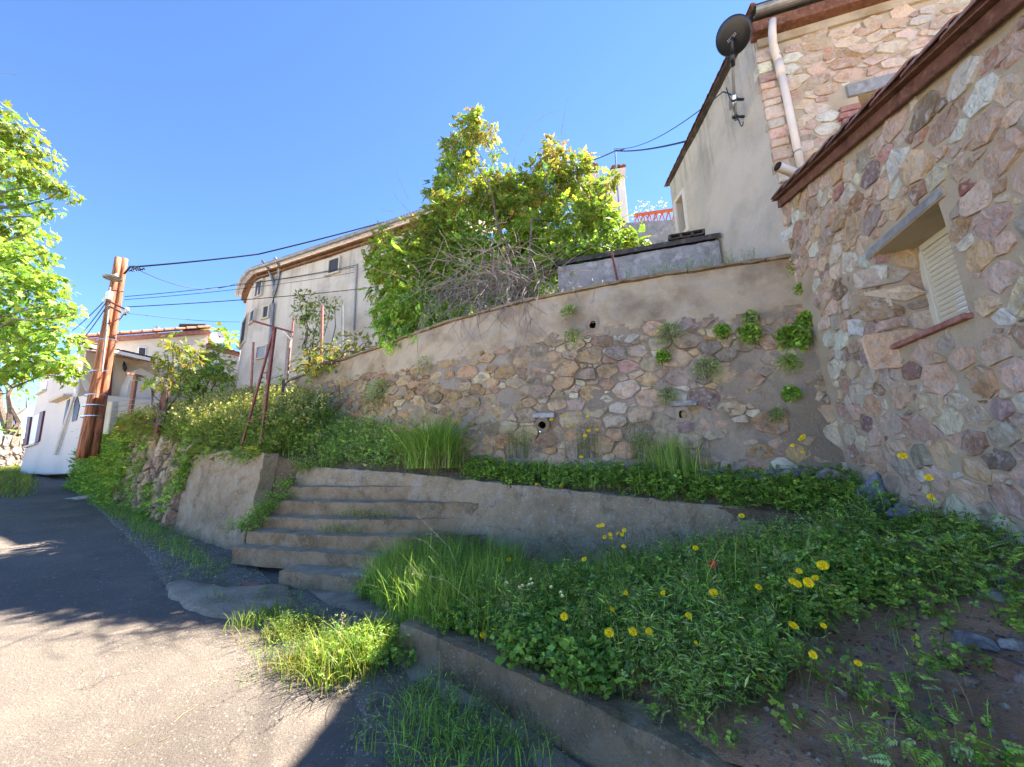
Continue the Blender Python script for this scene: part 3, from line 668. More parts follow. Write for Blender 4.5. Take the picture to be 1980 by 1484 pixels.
for k in range(4):
    a = O_T0 - .03 + (O_T1 - O_T0 + .05) * (k + .5) / 4; s = Soup()
    s.box(W(SX + .07, a, O_Z0 - .012), AV * ((O_T1 - O_T0 + .05) / 8 - .004), BV * .125, UPV * .022); s.build('brick', M['brick'], sill, bevel=.006)
FS = SX + .33
s = Soup()
for a, c, e, f in ((O_T1 - .035, .035, (O_Z0 + O_Z1) / 2, .46), (O_T0 + .035, .035, (O_Z0 + O_Z1) / 2, .46)): s.box(W(FS, a, e), AV * c, BV * .03, UPV * f)
s.box(W(FS, (O_T0 + O_T1) / 2, O_Z1 - .03), AV * .385, BV * .03, UPV * .03)
win = s.build('window', M['shutter'], lean, bevel=.004)
z = O_Z0 + .02
while z < O_Z1 - .07:
    s = Soup(); pr = [W(FS + .0 + x, O_T0 + .07, z + y) for x, y in ((.012, 0), (-.006, .006), (-.012, .022), (-.006, .038), (.012, .044))]
    s.prism(pr, AV * (O_T1 - O_T0 - .14)); s.build('slat', M['shutter'], win); z += .0475
s = Soup(); s.bar(W(SX - .05, .6, verge_z(.6) - .06), W(SX - .05, 6.0, verge_z(6.0) - .06), .05, .115); s.build('verge_board', M['brown_board'], lean, bevel=.008)
s = Soup(); s.bar(W(SX - .085, .6, verge_z(.6) + .012), W(SX - .085, 6.02, verge_z(6.02) + .012), .10, .014); s.build('verge_flashing', M['brown_board'], lean)
roof = Soup(); roof.raw([W(SX - .15, .6, verge_z(.6) + .03), W(SX + 4, .6, verge_z(.6) + .03), W(SX + 4, 6, verge_z(6) + .03), W(SX - .15, 6, verge_z(6) + .03)], [(0, 1, 2, 3)])
roof = roof.build('roof', M['brick'], lean)
rng = np.random.default_rng(8)
def canal_tile(p, q, r0, r1, tint, upn, flip=1, th=.014):
    """half round tapered clay tile from p (low end) to q"""
    d = unit(q - p); x = unit(np.cross(d, upn)); y = np.cross(x, d); V = []
    for c, r in ((p, r0), (q, r1)):
        for rr in (r, r - th):
            for j in range(7):
                a = math.pi * j / 6; V.append(c + x * math.cos(a) * rr + y * math.sin(a) * rr * flip * .8)
    F = []
    for j in range(6):
        F += [(j, j + 1, 15 + j, 14 + j), (7 + j, 21 + j, 22 + j, 8 + j), (j, 7 + j, 8 + j, j + 1), (14 + j, 15 + j, 22 + j, 21 + j)]
    return V, F
TILE_T = [(.36, .17, .11), (.30, .15, .11), (.40, .22, .15), (.25, .14, .12), (.33, .2, .17)]
rest = Soup(); upn = unit(UPV - AV * .305)
for c in range(12):
    t = 5.98; first = True
    while t > 1.2:
        lo = W(SX - .07 + c * .21, t - .46, verge_z(t - .46) + .062 + rng.normal(0, .004)); hi = W(SX - .07 + c * .21, t, verge_z(t) + .03)
        V, F = canal_tile(lo, hi, .10, .085, None, upn); tint = np.array(TILE_T[rng.integers(5)]) * rng.uniform(.8, 1.15)
        if c < 1: s = Soup(); s.raw(V, F, tint); s.build('roof_tile', M['tile'], roof)
        else: rest.raw(V, F, tint)
        t -= .38
tag(rest.build('roof_tiles', M['tile'], roof), kind='stuff')
s = Soup(); s.box(W(SX - .03, 2.4, .82), AV * 1.75, BV * .07, UPV * .12); s.build('plinth', M['mortar'], lean, bevel=.02)

# ------------------------------------------------------------------ tall stone house behind it
house = thing('stone_house', 'tall stone house with grey plastered side wall and zinc gutter', 'house', W(SX, 6.0, 4.4))
ZE = 8.42
P0, P1 = W(SX, 6.0, 0), W(0.8, 10.75, 0); PD = unit(P1 - P0); PN = np.array([-PD[1], PD[0], 0]); PN = PN * np.sign(PN @ -BV)
_a, _c = on_pl(1450, 62, P0, P1), on_pl(1295, 357, P0, P1)
LEN = float(np.linalg.norm((_c - P0)[:2])); GS = float((_c[2] - _a[2]) / np.linalg.norm((_c - _a)[:2]))
def gable_z(x): return float(_a[2]) + x * GS
def PW(x, z, h=0): return P0 + PD * x + UPV * z + PN * h
# side wall with two window openings
_w0, _w1 = on_pl(1326, 420, P0, P1), on_pl(1311, 420, P0, P1)
OPS = [(float(np.linalg.norm((_w0 - P0)[:2])), float(np.linalg.norm((_w1 - P0)[:2])), float(on_pl(1318, 455, P0, P1)[2]), float(on_pl(1318, 378, P0, P1)[2]))]
xs_ = np.unique(np.r_[np.linspace(0, LEN, 60), OPS[0][0], OPS[0][1]]); zs_ = np.unique(np.r_[np.linspace(3.4, 9.0, 60), OPS[0][2], OPS[0][3]])
G = np.array([[PW(x, min(z, gable_z(x))) for x in xs_] for z in zs_]); skip = np.zeros((len(zs_) - 1, len(xs_) - 1), bool)
for i in range(len(zs_) - 1):
    for j in range(len(xs_) - 1):
        a, c = (xs_[j] + xs_[j + 1]) / 2, (zs_[i] + zs_[i + 1]) / 2
        skip[i, j] = zs_[i] >= gable_z(xs_[j + 1]) or (OPS[0][0] < a < OPS[0][1] and OPS[0][2] < c < OPS[0][3])
d_ = (fbm(G.reshape(-1, 3), 1.6, 3) * .02 + fbm(G.reshape(-1, 3), 7, 3) * .006)[:, None] * PN; G = G + d_.reshape(G.shape)
s = Soup(); s.grid(G, skip=skip)
a0, a1, c0, c1 = OPS[0]
for q in ([(a0, c0), (a1, c0)], [(a1, c0), (a1, c1)], [(a1, c1), (a0, c1)], [(a0, c1), (a0, c0)]):
    s.raw([PW(*q[0]), PW(*q[1]), PW(*q[1], -.22), PW(*q[0], -.22)], [(0, 1, 2, 3)])
far = PW(LEN, 0); s.raw([far + UPV * 3.4, far + UPV * gable_z(LEN), far + BV * 4 + UPV * gable_z(LEN), far + BV * 4 + UPV * 3.4], [(0, 1, 2, 3)])
s.build('side_wall', M['plaster'], house)
s = Soup(); s.raw([PW(a0, c0, -.2), PW(a1, c0, -.2), PW(a1, c1, -.2), PW(a0, c1, -.2)], [(0, 1, 2, 3)]); w_ = s.build('window', M['dark_glass'], house)
s = Soup()
for q in ([(a0 - .09, c0 - .09), (a0 - .0, c1 + .09)], [(a1, c0 - .09), (a1 + .09, c1 + .09)], [(a0, c1), (a1, c1 + .09)], [(a0, c0 - .09), (a1, c0)]):
    (x0, y0), (x1, y1) = q; s.box((PW(x0, y0, .012) + PW(x1, y1, .012)) / 2, PD * (x1 - x0) / 2, UPV * (y1 - y0) / 2, PN * .02)
s.build('window_surround', M['white'], w_)
# front facade
FW_ = [3.57, 4.6, 5.7, 6.74]   # window opening s0,s1,z0,z1
ss = np.unique(np.r_[np.linspace(SX, 7.5, 74), FW_[0], FW_[1]]); zf = np.unique(np.r_[np.linspace(4.6, ZE, 54), FW_[2], FW_[3]])
G = np.array([[W(a, 6.0, c) for a in ss] for c in zf]); skip = np.zeros((len(zf) - 1, len(ss) - 1), bool)
for i in range(len(zf) - 1):
    for j in range(len(ss) - 1):
        skip[i, j] = FW_[0] < (ss[j] + ss[j + 1]) / 2 < FW_[1] and FW_[2] < (zf[i] + zf[i + 1]) / 2 < FW_[3]
G = G - ((fbm(G.reshape(-1, 3), 3, 1) * .014)[:, None] * AV).reshape(G.shape)
s = Soup(); s.grid(G, skip=skip)
s.raw([W(FW_[0], 6, FW_[2]), W(FW_[0], 6.3, FW_[2]), W(FW_[0], 6.3, FW_[3]), W(FW_[0], 6, FW_[3])], [(0, 1, 2, 3)])
s.raw([W(FW_[0], 6, FW_[3]), W(FW_[1], 6, FW_[3]), W(FW_[1], 6.3, FW_[3]), W(FW_[0], 6.3, FW_[3])], [(0, 1, 2, 3)])
s.build('facade_wall', M['mortar'], house)
s = Soup(); s.raw([W(FW_[0], 6.28, FW_[2]), W(FW_[1], 6.28, FW_[2]), W(FW_[1], 6.28, FW_[3]), W(FW_[0], 6.28, FW_[3])], [(0, 1, 2, 3)]); tag(s.build('window', M['dark'], house), 'dark upper window under the concrete lintel, half hidden by the lean-to roof')
F_f = lambda u, v, h: W(u, 6.0 - h, v)
def okf(u, v): return u > SX + .26 and v > 4.9 and v < 8.02 and not (FW_[0] - .34 < u < FW_[1] + .3 and FW_[2] < v < FW_[3] + .24)
rng = np.random.default_rng(41)
masonry(house, F_f, stone_cells(rng, SX, 5.6, 4.9, 8.05, .068, 1.8, okf, .010, .38), M['stone'], PAL_UPPER, rng, .012, 220, key=lambda c: 3 if c[0] < 4.8 else .2, rough=.06)
z = 4.9; k = 0
while z < 8.0:                     # corner stones, long and short in turn, wrapping the corner
    h = rng.uniform(.13, .24); l = (.30, .19)[k % 2] + rng.uniform(-.03, .05); tint = pick(rng, PAL_UPPER); s = Soup()
    V0 = [(SX - .025, 6.0 - .03), (SX + l, 6.0 - .03), (SX + l, 6.05), (SX - .025, 6.0 + .34 - l)]
    s.prism([W(a, b_, z) + rng.normal(0, .008, 3) for a, b_ in V0], UPV * (h - .022), tint); s.build('quoin', M['stone'], house, bevel=.012); z += h; k += 1
for i in range(6):                 # red bricks of the window jamb
    z0 = 6.02 + i * .105
    for a, l in (((FW_[0] - .26), .24), ((FW_[0] - .26 - (.13 if i % 2 else .0)), .0)):
        if l: s = Soup(); s.box(W(a + l / 2 + (.0 if i % 2 else -.03), 5.975, z0), BV * l / 2, AV * .04, UPV * .045); s.build('brick', M['brick'], house, bevel=.006)
s = Soup(); s.prism([W(FW_[0] - .12, 5.95, 6.745), W(FW_[1] + .2, 5.95, 6.745), W(FW_[1] + .2, 5.95, 6.95), W(FW_[0] - .12, 5.95, 6.95)], AV * .1); s.build('lintel', M['greywall'], house, bevel=.006)
s = Soup(); s.box(W(5.0, 5.99, 8.12), BV * 2.55, AV * .045, UPV * .075); s.build('eaves_band', M['render_band'], house, bevel=.01)
s = Soup(); s.box(W(4.95, 5.90, 8.29), BV * 2.58, AV * .1, UPV * .095); s.build('fascia_board', M['brown_board'], house, bevel=.008)
s = Soup(); gp = []                # half round gutter
for q in np.linspace(SX - .02, 7.5, 12):
    gp.append([W(q, 5.74 + .085 * math.cos(a) * 1.0, 8.50 + .085 * math.sin(a)) for a in np.linspace(0, -math.pi, 9)] + [W(q, 5.74 + .075 * math.cos(a), 8.505 + .075 * math.sin(a)) for a in np.linspace(-math.pi, 0, 9)])
s.grid(gp); s.F += [tuple(range(17, -1, -1))]; s.M += [0]; s.build('gutter', M['zinc'], house, smooth=False)
s = Soup(); 
e0 = PW(LEN + .1, gable_z(LEN) + .03, .03); e1 = W(SX - .04, 5.68, 8.53)
s.prism([e1, W(7.5, 5.66, 8.53), W(7.5, 10.5, 8.5), e0], UPV * .035); roofh = s.build('roof', M['coping'], house)
s = Soup()
for k in range(18):
    f0, f1 = k / 18, (k + 1) / 18 + .02; a, c = e1 + (e0 - e1) * f0 + UPV * .05, e1 + (e0 - e1) * f1 + UPV * .035
    V, F = canal_tile(a, c, .05, .042, None, UPV); s.raw(V, F, TILE_T[k % 5])
s.build('verge_tiles', M['tile'], roofh)
pp = [on_t(1494, 40, 5.74), on_t(1493, 62, 5.75), on_t(1495, 88, 5.84), on_t(1501, 108, 5.91), W(*st(on_t(1506, 122, 5.915)), on_t(1506, 122, 5.915)[2])]
px_ = st(pp[-1])[0]; pp = [np.array(p) for p in pp] + [W(px_ + .01, 5.915, 7.0), W(px_ + .02, 5.915, 5.62)]
s = Soup(); s.tube(pp[:5], [.05, .056, .056, .056, .054], 12); s.tube([pp[4] + UPV * .03, pp[4] - UPV * .25], .060, 12); s.tube([pp[4], pp[5], pp[6]], .051, 12)
dp = s.build('downpipe', M['pvc'], house, smooth=True)
for z in (7.72, 5.98):
    s = Soup(); s.tube([W(px_ + .01, 5.915, z - .012), W(px_ + .01, 5.915, z + .012)], .0575, 12); s.bar(W(px_ + .01, 5.95, z), W(px_ + .01, 6.0, z), .02); s.build('bracket', M['pvc_grey'], dp)
q0, q1 = W(px_ - .02, 5.80, 5.48), on_t(1503, 322, 5.5)
s = Soup(); s.tube([q0, q0 * .62 + q1 * .38], .072, 14); s.tube([W(px_ + .02, 5.915, 5.66), W(px_ + .02, 5.9, 5.52), q0], .07, 12); s.build('pipe_collar', M['pvc_grey'], dp, smooth=True)
s = Soup(); s.tube([q0 * .7 + q1 * .3, q1], .0625, 14, cap=False); s.tube([q1 * .985 + q0 * .015, q0 * .3 + q1 * .7], .056, 14, cap=True, mi=1); s.build('outlet_pipe', [M['pvc'], M['dark']], dp, smooth=True)

# satellite internet dish on its mast
dish = thing('satellite_dish', 'black round satellite dish on a steel mast at the house corner', 'satellite dish', PW(.55, 6.75, .16))
mb, mt_ = on_pl(1437, 233, P0, P1) + PN * .14, on_t(1416, 108, 5.55)
dirm = unit(mt_ - mb)
s = Soup(); s.tube([mb, mb + dirm * .42], .036, 12); s.build('mast_clamp', M['steel'], dish, smooth=True)
s = Soup(); s.tube([mb + dirm * .3, mb + dirm * .75, mt_], .026, 10); s.build('mast', M['pvc_grey'], dish, smooth=True)
for k in (.06, .34):
    s = Soup(); c = mb + dirm * k; s.tube([c - dirm * .015, c + dirm * .015], .047, 10); s.bar(c, c - PN * .16, .03); s.build('bracket', M['black'], dish)
s = Soup(); s.box(mb + dirm * .26 - BV * .06, BV * .02, AV * .02, dirm * .07); s.build('junction_box', M['steel'], dish, bevel=.004)
dc = on_t(1417, 71, 5.45); nd = unit(EYE + np.array([-1.2, 1.5, -.6]) - dc)   # back of the plate faces down to the lane
nd = unit(nd * .8 + np.array([-.55, -.1, -.5])); xa = unit(np.cross(nd, UPV)); ya = np.cross(xa, nd); R_ = .25
def disc(r, h, n=36, ry=1.0): return [dc + nd * h + xa * math.cos(a) * r + ya * math.sin(a) * r * ry for a in np.linspace(0, 2 * math.pi, n, endpoint=False)]
s = Soup(); rings = [disc(.05, .035), disc(R_ * .6, .03), disc(R_ * .92, .012), disc(R_, -.004), disc(R_ * 1.0, -.035), disc(R_ * .95, -.045), disc(.02, -.047)]
s.grid([r + [r[0]] for r in rings]); s.raw(disc(.05, .035), [tuple(range(36))]); s.build('plate', M['black'], dish, smooth=True)
s = Soup(); s.box(dc + nd * .036, xa * .095, ya * .035, nd * .006); s.build('back_cover', M['black'], dish, bevel=.004)
s = Soup()
for i in range(6):
    for j in range(2): s.box(dc + nd * .0435 + xa * (-.06 + i * .024) + ya * (-.012 + j * .022), xa * .008, ya * .006, nd * .0012)
s.build('print', M['pvc_grey'], dish)
s = Soup(); s.tube([dc + nd * .03, dc + nd * .06 - UPV * .08, mt_ - dirm * .05], .02, 8); s.tube([mt_ - dirm * .14, mt_ + dirm * .02], .036, 10); s.build('neck', M['black'], dish, smooth=True)

# low grey wall on the upper terrace
gw = thing('grey_garden_wall', 'grey cement wall with blackened coping against the plastered house', 'wall', W(1, 7.4, 4.4))
wall_loft('wall_body', M['greywall'], gw, [(W(-1.2, 7.4, 4.2), W(-1.2, 7.4, 5.60)), (W(1.86, 7.4, 4.2), W(1.86, 7.4, 5.60))], .18, 40, .014)
s = Soup(); G = lines([W(-1.2, 7.36, 5.62), W(1.9, 7.36, 5.62)], 20); s.grid(np.stack([G, G + UPV * (.10 + .012 * fbm(G, 6, 1)[:, None]), G + AV * .26 + UPV * .11, G + AV * .26])); s.build('coping', M['coping'], gw, bevel=0)
blk = thing('hollow_block', 'dark hollow block lying on the coping of the grey wall', 'block', W(1.35, 7.45, 5.735))
s = Soup(); p0 = W(1.02, 7.42, 5.735)
for x in (0, .2, .4, .6): s.box(p0 + BV * x + UPV * .045, BV * .02, AV * .09, UPV * .045)
s.box(p0 + BV * .3 + UPV * .012, BV * .32, AV * .09, UPV * .012); s.box(p0 + BV * .3 + UPV * .098, BV * .32, AV * .09, UPV * .008); s.build('block_body', M['coping'], blk)

# house with chimneys behind the shrub
ch = thing('chimney_house', 'white house with twin tiled chimneys, mostly hidden behind the shrub', 'house', W(-1.5, 13, 5.2))
A_, B_ = at_d(1120, 560, 14.2), at_d(1300, 560, 14.6)
def QP(u, v): return on_pl(u, v, A_, B_)
bk = unit(np.cross(UPV, B_ - A_)); bk = bk * np.sign(bk @ AV)
s = Soup(); s.prism([QP(905, 600), QP(1242, 600), QP(1240, 492), QP(1228, 478), QP(905, 478)], bk * 3); s.build('wall', M['white'], ch)
s = Soup(); s.prism([QP(895, 480), QP(1235, 480), QP(1222, 462), QP(895, 462)], bk * 3.2 - UPV * .02); s.build('roof', M['tile'], ch)
c1, c2 = QP(1192, 470), QP(1217, 420)
s = Soup(); f = lambda u, v, k: QP(u, v) + bk * k
s.prism([f(1188, 470, .2), f(1222, 470, .2), f(1218, 405, .2), f(1211, 338, .2), f(1186, 342, .2)], bk * .6); cb = s.build('chimney', M['white'], ch, bevel=.02)
s = Soup(); s.prism([f(1185, 342, .17), f(1212, 338, .17), f(1212, 318, .17), f(1185, 322, .17)], bk * .66); s.build('brick_head', M['cream'], cb)
s = Soup()
for k in range(3):
    V, F = canal_tile(f(1189 + 9.5 * k, 319 - k, .1), f(1189 + 9.5 * k, 319 - k, .95), .115, .115, None, UPV); s.raw(V, F, TILE_T[k])
s.build('cap_tile', M['tile'], cb)
s = Soup(); s.prism([f(1149, 470, .8), f(1172, 470, .8), f(1170, 300, .8), f(1150, 302, .8)], bk * .45); cb2 = s.build('chimney', M['cream'], ch, bevel=.02); cb2['label'] = 'taller slim chimney with open smoke hole'
s = Soup(); s.box(f(1160, 303, .79) + UPV * .0, unit(B_ - A_) * .13, bk * .02, UPV * .12); s.build('smoke_hole', M['dark'], cb2)
s = Soup(); V, F = canal_tile(f(1160, 296, .7), f(1160, 296, 1.3), .17, .17, None, UPV); s.raw(V, F, TILE_T[3]); s.build('cap_tile', M['tile'], cb2)
# orange lattice girder on a low wall
gl = thing('lattice_girder', 'orange painted lattice girder on a grey wall beside the house', 'girder', QP(1260, 440))
G1, G2 = at_d(1225, 450, 13.4), at_d(1312, 446, 12.6)
top0, top1 = on_pl(1226, 417, G1, G2), on_pl(1312, 405, G1, G2); b0, b1 = on_pl(1226, 436, G1, G2), on_pl(1312, 431, G1, G2)
s = Soup(); s.bar(top0, top1, .06, .12); s.build('top_chord', M['orange'], gl)
for k in range(7):
    f0, f1 = k / 7, (k + 1) / 7; a, c = (b0 + (b1 - b0) * f0, top0 + (top1 - top0) * (f0 + .5 / 7)), (top0 + (top1 - top0) * (f0 + .5 / 7), b0 + (b1 - b0) * f1)
    s = Soup(); s.bar(*a, .045); s.bar(*c, .045); s.build('diagonal', M['orange'], gl)
gwl = thing('parapet_wall', 'short grey parapet wall under the orange girder', 'wall', on_pl(1265, 460, G1, G2))
s = Soup(); s.prism([on_pl(u, v, G1, G2) for u, v in ((1200, 500), (1322, 500), (1318, 430), (1200, 437))], unit(np.cross(UPV, G2 - G1)) * -.2); s.build('wall_body', M['greywall'], gwl)

# ------------------------------------------------------------------ old long house
EZ = 11.0
EP = [on_z(u, v, EZ) for u, v in [(459, 585), (461, 562), (469, 540), (484, 523), (540, 505), (640, 471), (742, 436)]]
EP.append(EP[-1] + (EP[-1] - EP[-2]) * 1.2); EP[0] = EP[1] + (EP[0] - EP[1]) * .5
old = thing('old_house', 'long old cream rendered house with rounded corner and few small windows', 'house', W(*st(EP[4]), 5))
NO = 90; EL = lines(EP, NO); od = unit(np.gradient(EL[:, :2], axis=0)); on_ = np.c_[od[:, 1], -od[:, 0], np.zeros(NO)]; on_ *= -np.sign(on_[NO // 2] @ AV)
WO = EL - on_ * .42; WO[:, 2] = 0
def old_at(u, v):
    """point and outward normal of the house wall seen at a pixel"""
    best, sc = None, 1e9
    for i in range(NO - 1):
        p, q = WO[i], WO[i + 1]; X = on_pl(u, v, p, q); f = (X - p)[:2] @ (q - p)[:2] / ((q - p)[:2] @ (q - p)[:2])
        ex = max(0, -f - .02, f - 1.02) + (0 if 5 < X[1] < 60 else 1e6) + X[1] * 1e-4
        if ex < sc: best, sc = (X, on_[i]), ex
    return best
s = Soup(); rows = [np.c_[WO[:, :2], np.full(NO, z)] for z in np.linspace(4.2, EZ - .1, 16)]
G = np.stack(rows); G = G + ((fbm(G.reshape(-1, 3), .7, 3) * .04)[:, None] * np.tile(on_, (16, 1))).reshape(G.shape); s.grid(G)
bo = W(*st(WO[0]), 0) + AV * 5; s.raw([WO[0] + UPV * 4.2, WO[0] + UPV * (EZ - .1), bo + UPV * (EZ - .1), bo + UPV * 4.2], [(0, 1, 2, 3)])
s.build('wall', M['facade'], old, smooth=True)
for r, (dz, dn) in enumerate(((-.30, .12), (-.17, .24))):       # stepped eaves of tile ends
    lay = Soup()
    for i, p in enumerate(lines(EL, 150)):
        j = min(NO - 1, int(i * NO / 150)); n = on_[j]; V, F = canal_tile(p - n * (.42 - dn - .02) + UPV * dz, p - n * .6 + UPV * dz, .085, .085, None, UPV); lay.raw(V, F, (np.array([.46, .23, .13]) if (i + r) % 3 else np.array([.50, .36, .22])) * random.Random(i).uniform(.75, 1.15))
    tag(lay.build('eaves_tiles', M['tile'], old), kind='stuff')
s = Soup(); G = []
for a in np.linspace(0, math.pi, 7): G.append(EL + on_ * (.08 - .09 * math.cos(a))[..., None] - UPV * .09 * math.sin(a) if False else EL + on_ * (.05 + .09 * math.cos(a)) - UPV * .09 * math.sin(a))
s.grid(np.stack(G)); s.build('gutter', M['zinc'], old)
s = Soup(); s.grid(np.stack([EL + UPV * .02, EL - on_ * 4 + UPV * 1.2])); orf = s.build('roof', M['tile'], old)
lay = Soup()
for i, p in enumerate(lines(EL, 110)):
    n = on_[min(NO - 1, int(i * NO / 110))]; V, F = canal_tile(p + UPV * .05 + n * .02, p - n * 3.9 + UPV * 1.2, .10, .09, None, UPV); lay.raw(V, F, TILE_T[i % 5])
tag(lay.build('roof_tiles', M['tile'], orf), kind='stuff')
def old_window(u0, v0, u1, v1, deep=.14, mat='dark_glass', surr=True, lab=None):
    X, n = old_at((u0 + u1) / 2, (v0 + v1) / 2); a = old_at(u0, (v0 + v1) / 2)[0]; c = old_at(u1, (v0 + v1) / 2)[0]; tp = old_at((u0 + u1) / 2, v0)[0][2]; bt = old_at((u0 + u1) / 2, v1)[0][2]
    x = (c - a) / 2; x[2] = 0; hx = np.linalg.norm(x); x = x / hx; hz = (tp - bt) / 2; X = (a + c) / 2; X[2] = (tp + bt) / 2
    s = Soup(); w = .07
    for sx in (-1, 1): s.box(X + x * sx * (hx + w / 2) + n * .03, x * w / 2, n * .07, UPV * (hz + w))
    s.box(X + UPV * (hz + w / 2) + n * .03, x * hx, n * .07, UPV * w / 2); s.box(X - UPV * (hz + w / 2) + n * .03, x * hx, n * .08, UPV * w / 2)
    o = s.build('window', M['surround'] if surr else M['facade'], old)
    s = Soup(); s.box(X + n * .035, x * hx, n * .02, UPV * hz); s.build('pane', M[mat], o)
    if lab: o['label'] = lab
    if deep:
        s = Soup(); s.box(X + n * .07 - x * hx * .78, x * hx * .2, n * .03, UPV * hz); s.build('reveal', M['surround'], o)
    return o
old_window(634, 504, 657, 529, lab='white edged window near the middle of the facade'); old_window(495, 545, 508, 572); old_window(510, 595, 521, 615); old_window(486, 604, 494, 622)
old_window(470, 622, 478, 660, 0, 'dark', False, 'tall dark opening near the rounded corner'); old_window(583, 610, 604, 622, 0, 'dark', False); old_window(500, 672, 516, 692, 0, 'pvc_grey', False)
def op(u, v, h=.1):
    X, n = old_at(u, v); return X + n * h
s = Soup(); s.tube([op(547, 506, .42), op(545, 518, .1), op(541, 540, .1), op(533, 572, .1), op(532, 590, .1), op(524, 690, .1), op(522, 735, .1)], .075, 8); s.tube([op(522, 512, .42), op(524, 522, .12), op(532, 545, .1), op(533, 574, .1)], .07, 8); s.build('downpipe', M['zinc'], old, smooth=True)
s = Soup(); s.tube([op(692, 512, .06), op(686, 640, .06)], .04, 6); s.build('cable_conduit', M['pvc_grey'], old)

# ------------------------------------------------------------------ white house at the end of the lane
wh = thing('white_house', 'white village house with tiled roof, covered porch and maroon shutters', 'house', at_d(140, 890, 15))
A0, A1 = at_d(152, 880, 14.6), at_d(40, 905, 17.2)         # left wall: near corner, far corner
ad = unit((A1 - A0)[:2]); ad = np.array([ad[0], ad[1], 0]); bd_ = np.array([-ad[1], ad[0], 0]); bd_ *= np.sign(bd_ @ AV)
A0[2] = A1[2] = 1.5; alen = np.linalg.norm((A1 - A0)[:2])
def QA(u, v): return on_pl(u, v, A0, A1)
B1 = A0 + bd_ * 6.5
def QB(u, v, h=0): return on_pl(u, v, A0 + ad * h, B1 + ad * h)
zp = QA(160, 765)[2]; ztop = QA(80, 705)[2]
s = Soup(); s.prism([A0, A1, A1 + UPV * (zp - 1.5), A0 + UPV * (zp - 1.5)], bd_ * 7.0); s.prism([A0 + ad * 1.5 + UPV * (zp - 1.5), A1 + UPV * (zp - 1.5), A1 + UPV * (ztop - 1.5), A0 + ad * 1.5 + UPV * (ztop - 1.5)], bd_ * 2.5); s.build('wall', M['white'], wh, bevel=.02)
def plate(name, pts, out, mat, th=.06, par=None, lab=None):
    s = Soup(); s.prism([np.asarray(p) + out * .004 for p in pts], out * th); o = s.build(name, M[mat], par or wh)
    if lab: o['label'] = lab
    return o
oA = -bd_
q = lambda *L: [QA(u, v) for u, v in L]
w1 = plate('window', q((57, 862), (73, 857), (81, 800), (67, 805)), oA, 'white_paint', .03)
plate('shutter', q((71, 857), (78, 854), (88, 795), (81, 798)), oA, 'maroon', .06, w1); plate('shutter', q((49, 862), (55, 860), (63, 806), (57, 806)), oA, 'maroon', .06, w1); plate('sill', q((52, 867), (74, 860), (74, 857), (52, 864)), oA, 'white', .12, w1)
w2 = plate('window', q((122, 822), (127, 820), (136, 772), (131, 775)), oA, 'dark_glass', .02); w3 = plate('window', q((140, 816), (149, 813), (155, 785), (151, 768), (146, 775)), oA, 'dark_glass', .02)
w4 = plate('window', q((78, 758), (90, 753), (93, 738), (82, 742)), oA, 'white_paint', .03); plate('sill', q((75, 765), (90, 757), (90, 753), (75, 761)), oA, 'white', .12, w4)
plate('ledge', q((111, 780), (140, 767), (140, 763), (111, 775)), oA, 'cream', .25)
s = Soup(); s.tube([QA(148, 768) + oA * .08, QA(112, 880) + oA * .08], .05, 8); s.build('downpipe', M['white'], wh)
plate('cellar_door', [QB(158, 845, -.02), QB(172, 832, -.02), QB(176, 872, -.02), QB(155, 880, -.02)], -ad, 'pvc_grey', .03)
# porch: floor, back wall, arch wall, roof
A2 = A0 + ad * 1.3; zr = QB(170, 672)[2]
def QC(u, v): return on_pl(u, v, A2, A2 + bd_)
s = Soup(); s.prism([A2 + UPV * (zp - 1.5), A2 + bd_ * 6.5 + UPV * (zp - 1.5), A2 + bd_ * 6.5 + UPV * (zr - 1.4), A2 + UPV * (zr - 1.4)], ad * .2); s.build('porch_wall', M['cream'], wh)
plate('door', [QC(176, 765), QC(214, 772), QC(217, 706), QC(184, 700)], -ad, 'maroon', .05); plate('door', [QC(186, 765), QC(204, 770), QC(207, 712), QC(192, 708)], -ad, 'shutter', .055, None, 'pale inner leaf of the porch door')
plate('arch_wall', [QC(226, 790), QC(310, 800), QC(312, 745), QC(258, 716), QC(247, 722), QC(240, 738), QC(234, 746)], -ad, 'white', .7)
s = Soup(); s.tube([QC(238, 700) - ad * .1, QC(238, 708) - ad * .12, QC(239, 714) - ad * .12, QC(239, 720) - ad * .12], [.02, .07, .08, .02], 8); s.build('porch_lamp', M['black'], wh)
r0, r1 = QB(160, 668, -.25), QB(312, 702, -.25); rb = np.array([0, 0, .45])
s = Soup(); s.prism([r0, r1, r1 + ad * 1.7 + rb, r0 + ad * 1.7 + rb], UPV * .06); pr_ = s.build('porch_roof', M['brown_board'], wh)
s = Soup(); s.bar(r0 - ad * .06 + UPV * .02, r1 - ad * .06 + UPV * .02, .10, .12); s.build('porch_gutter', M['white_paint'], wh)
for k in range(16):
    a = r0 + (r1 - r0) * (k + .5) / 16 + UPV * .06; s = Soup(); V, F = canal_tile(a - ad * .02, a + ad * 1.7 + rb, .14, .12, None, UPV); s.raw(V, F, TILE_T[k % 5]); s.build('roof_tile', M['tile'], pr_)
for k in range(5):
    a = r0 + (r1 - r0) * (k + .5) / 5; s = Soup(); s.bar(a - UPV * .06, a + ad * 1.7 + rb - UPV * .06, .07, .1); s.build('rafter', M['brown_board'], pr_)
s = Soup(); s.tube([QB(160, 668, -.15), QB(152, 720, -.1), QB(148, 760, -.05)], .07, 8); s.build('porch_post', M['white_paint'], wh)
s = Soup(); s.bar(QB(155, 722, -.08), QB(172, 755, -.08), .06, .16); s.build('stair_rail', M['white'], wh)
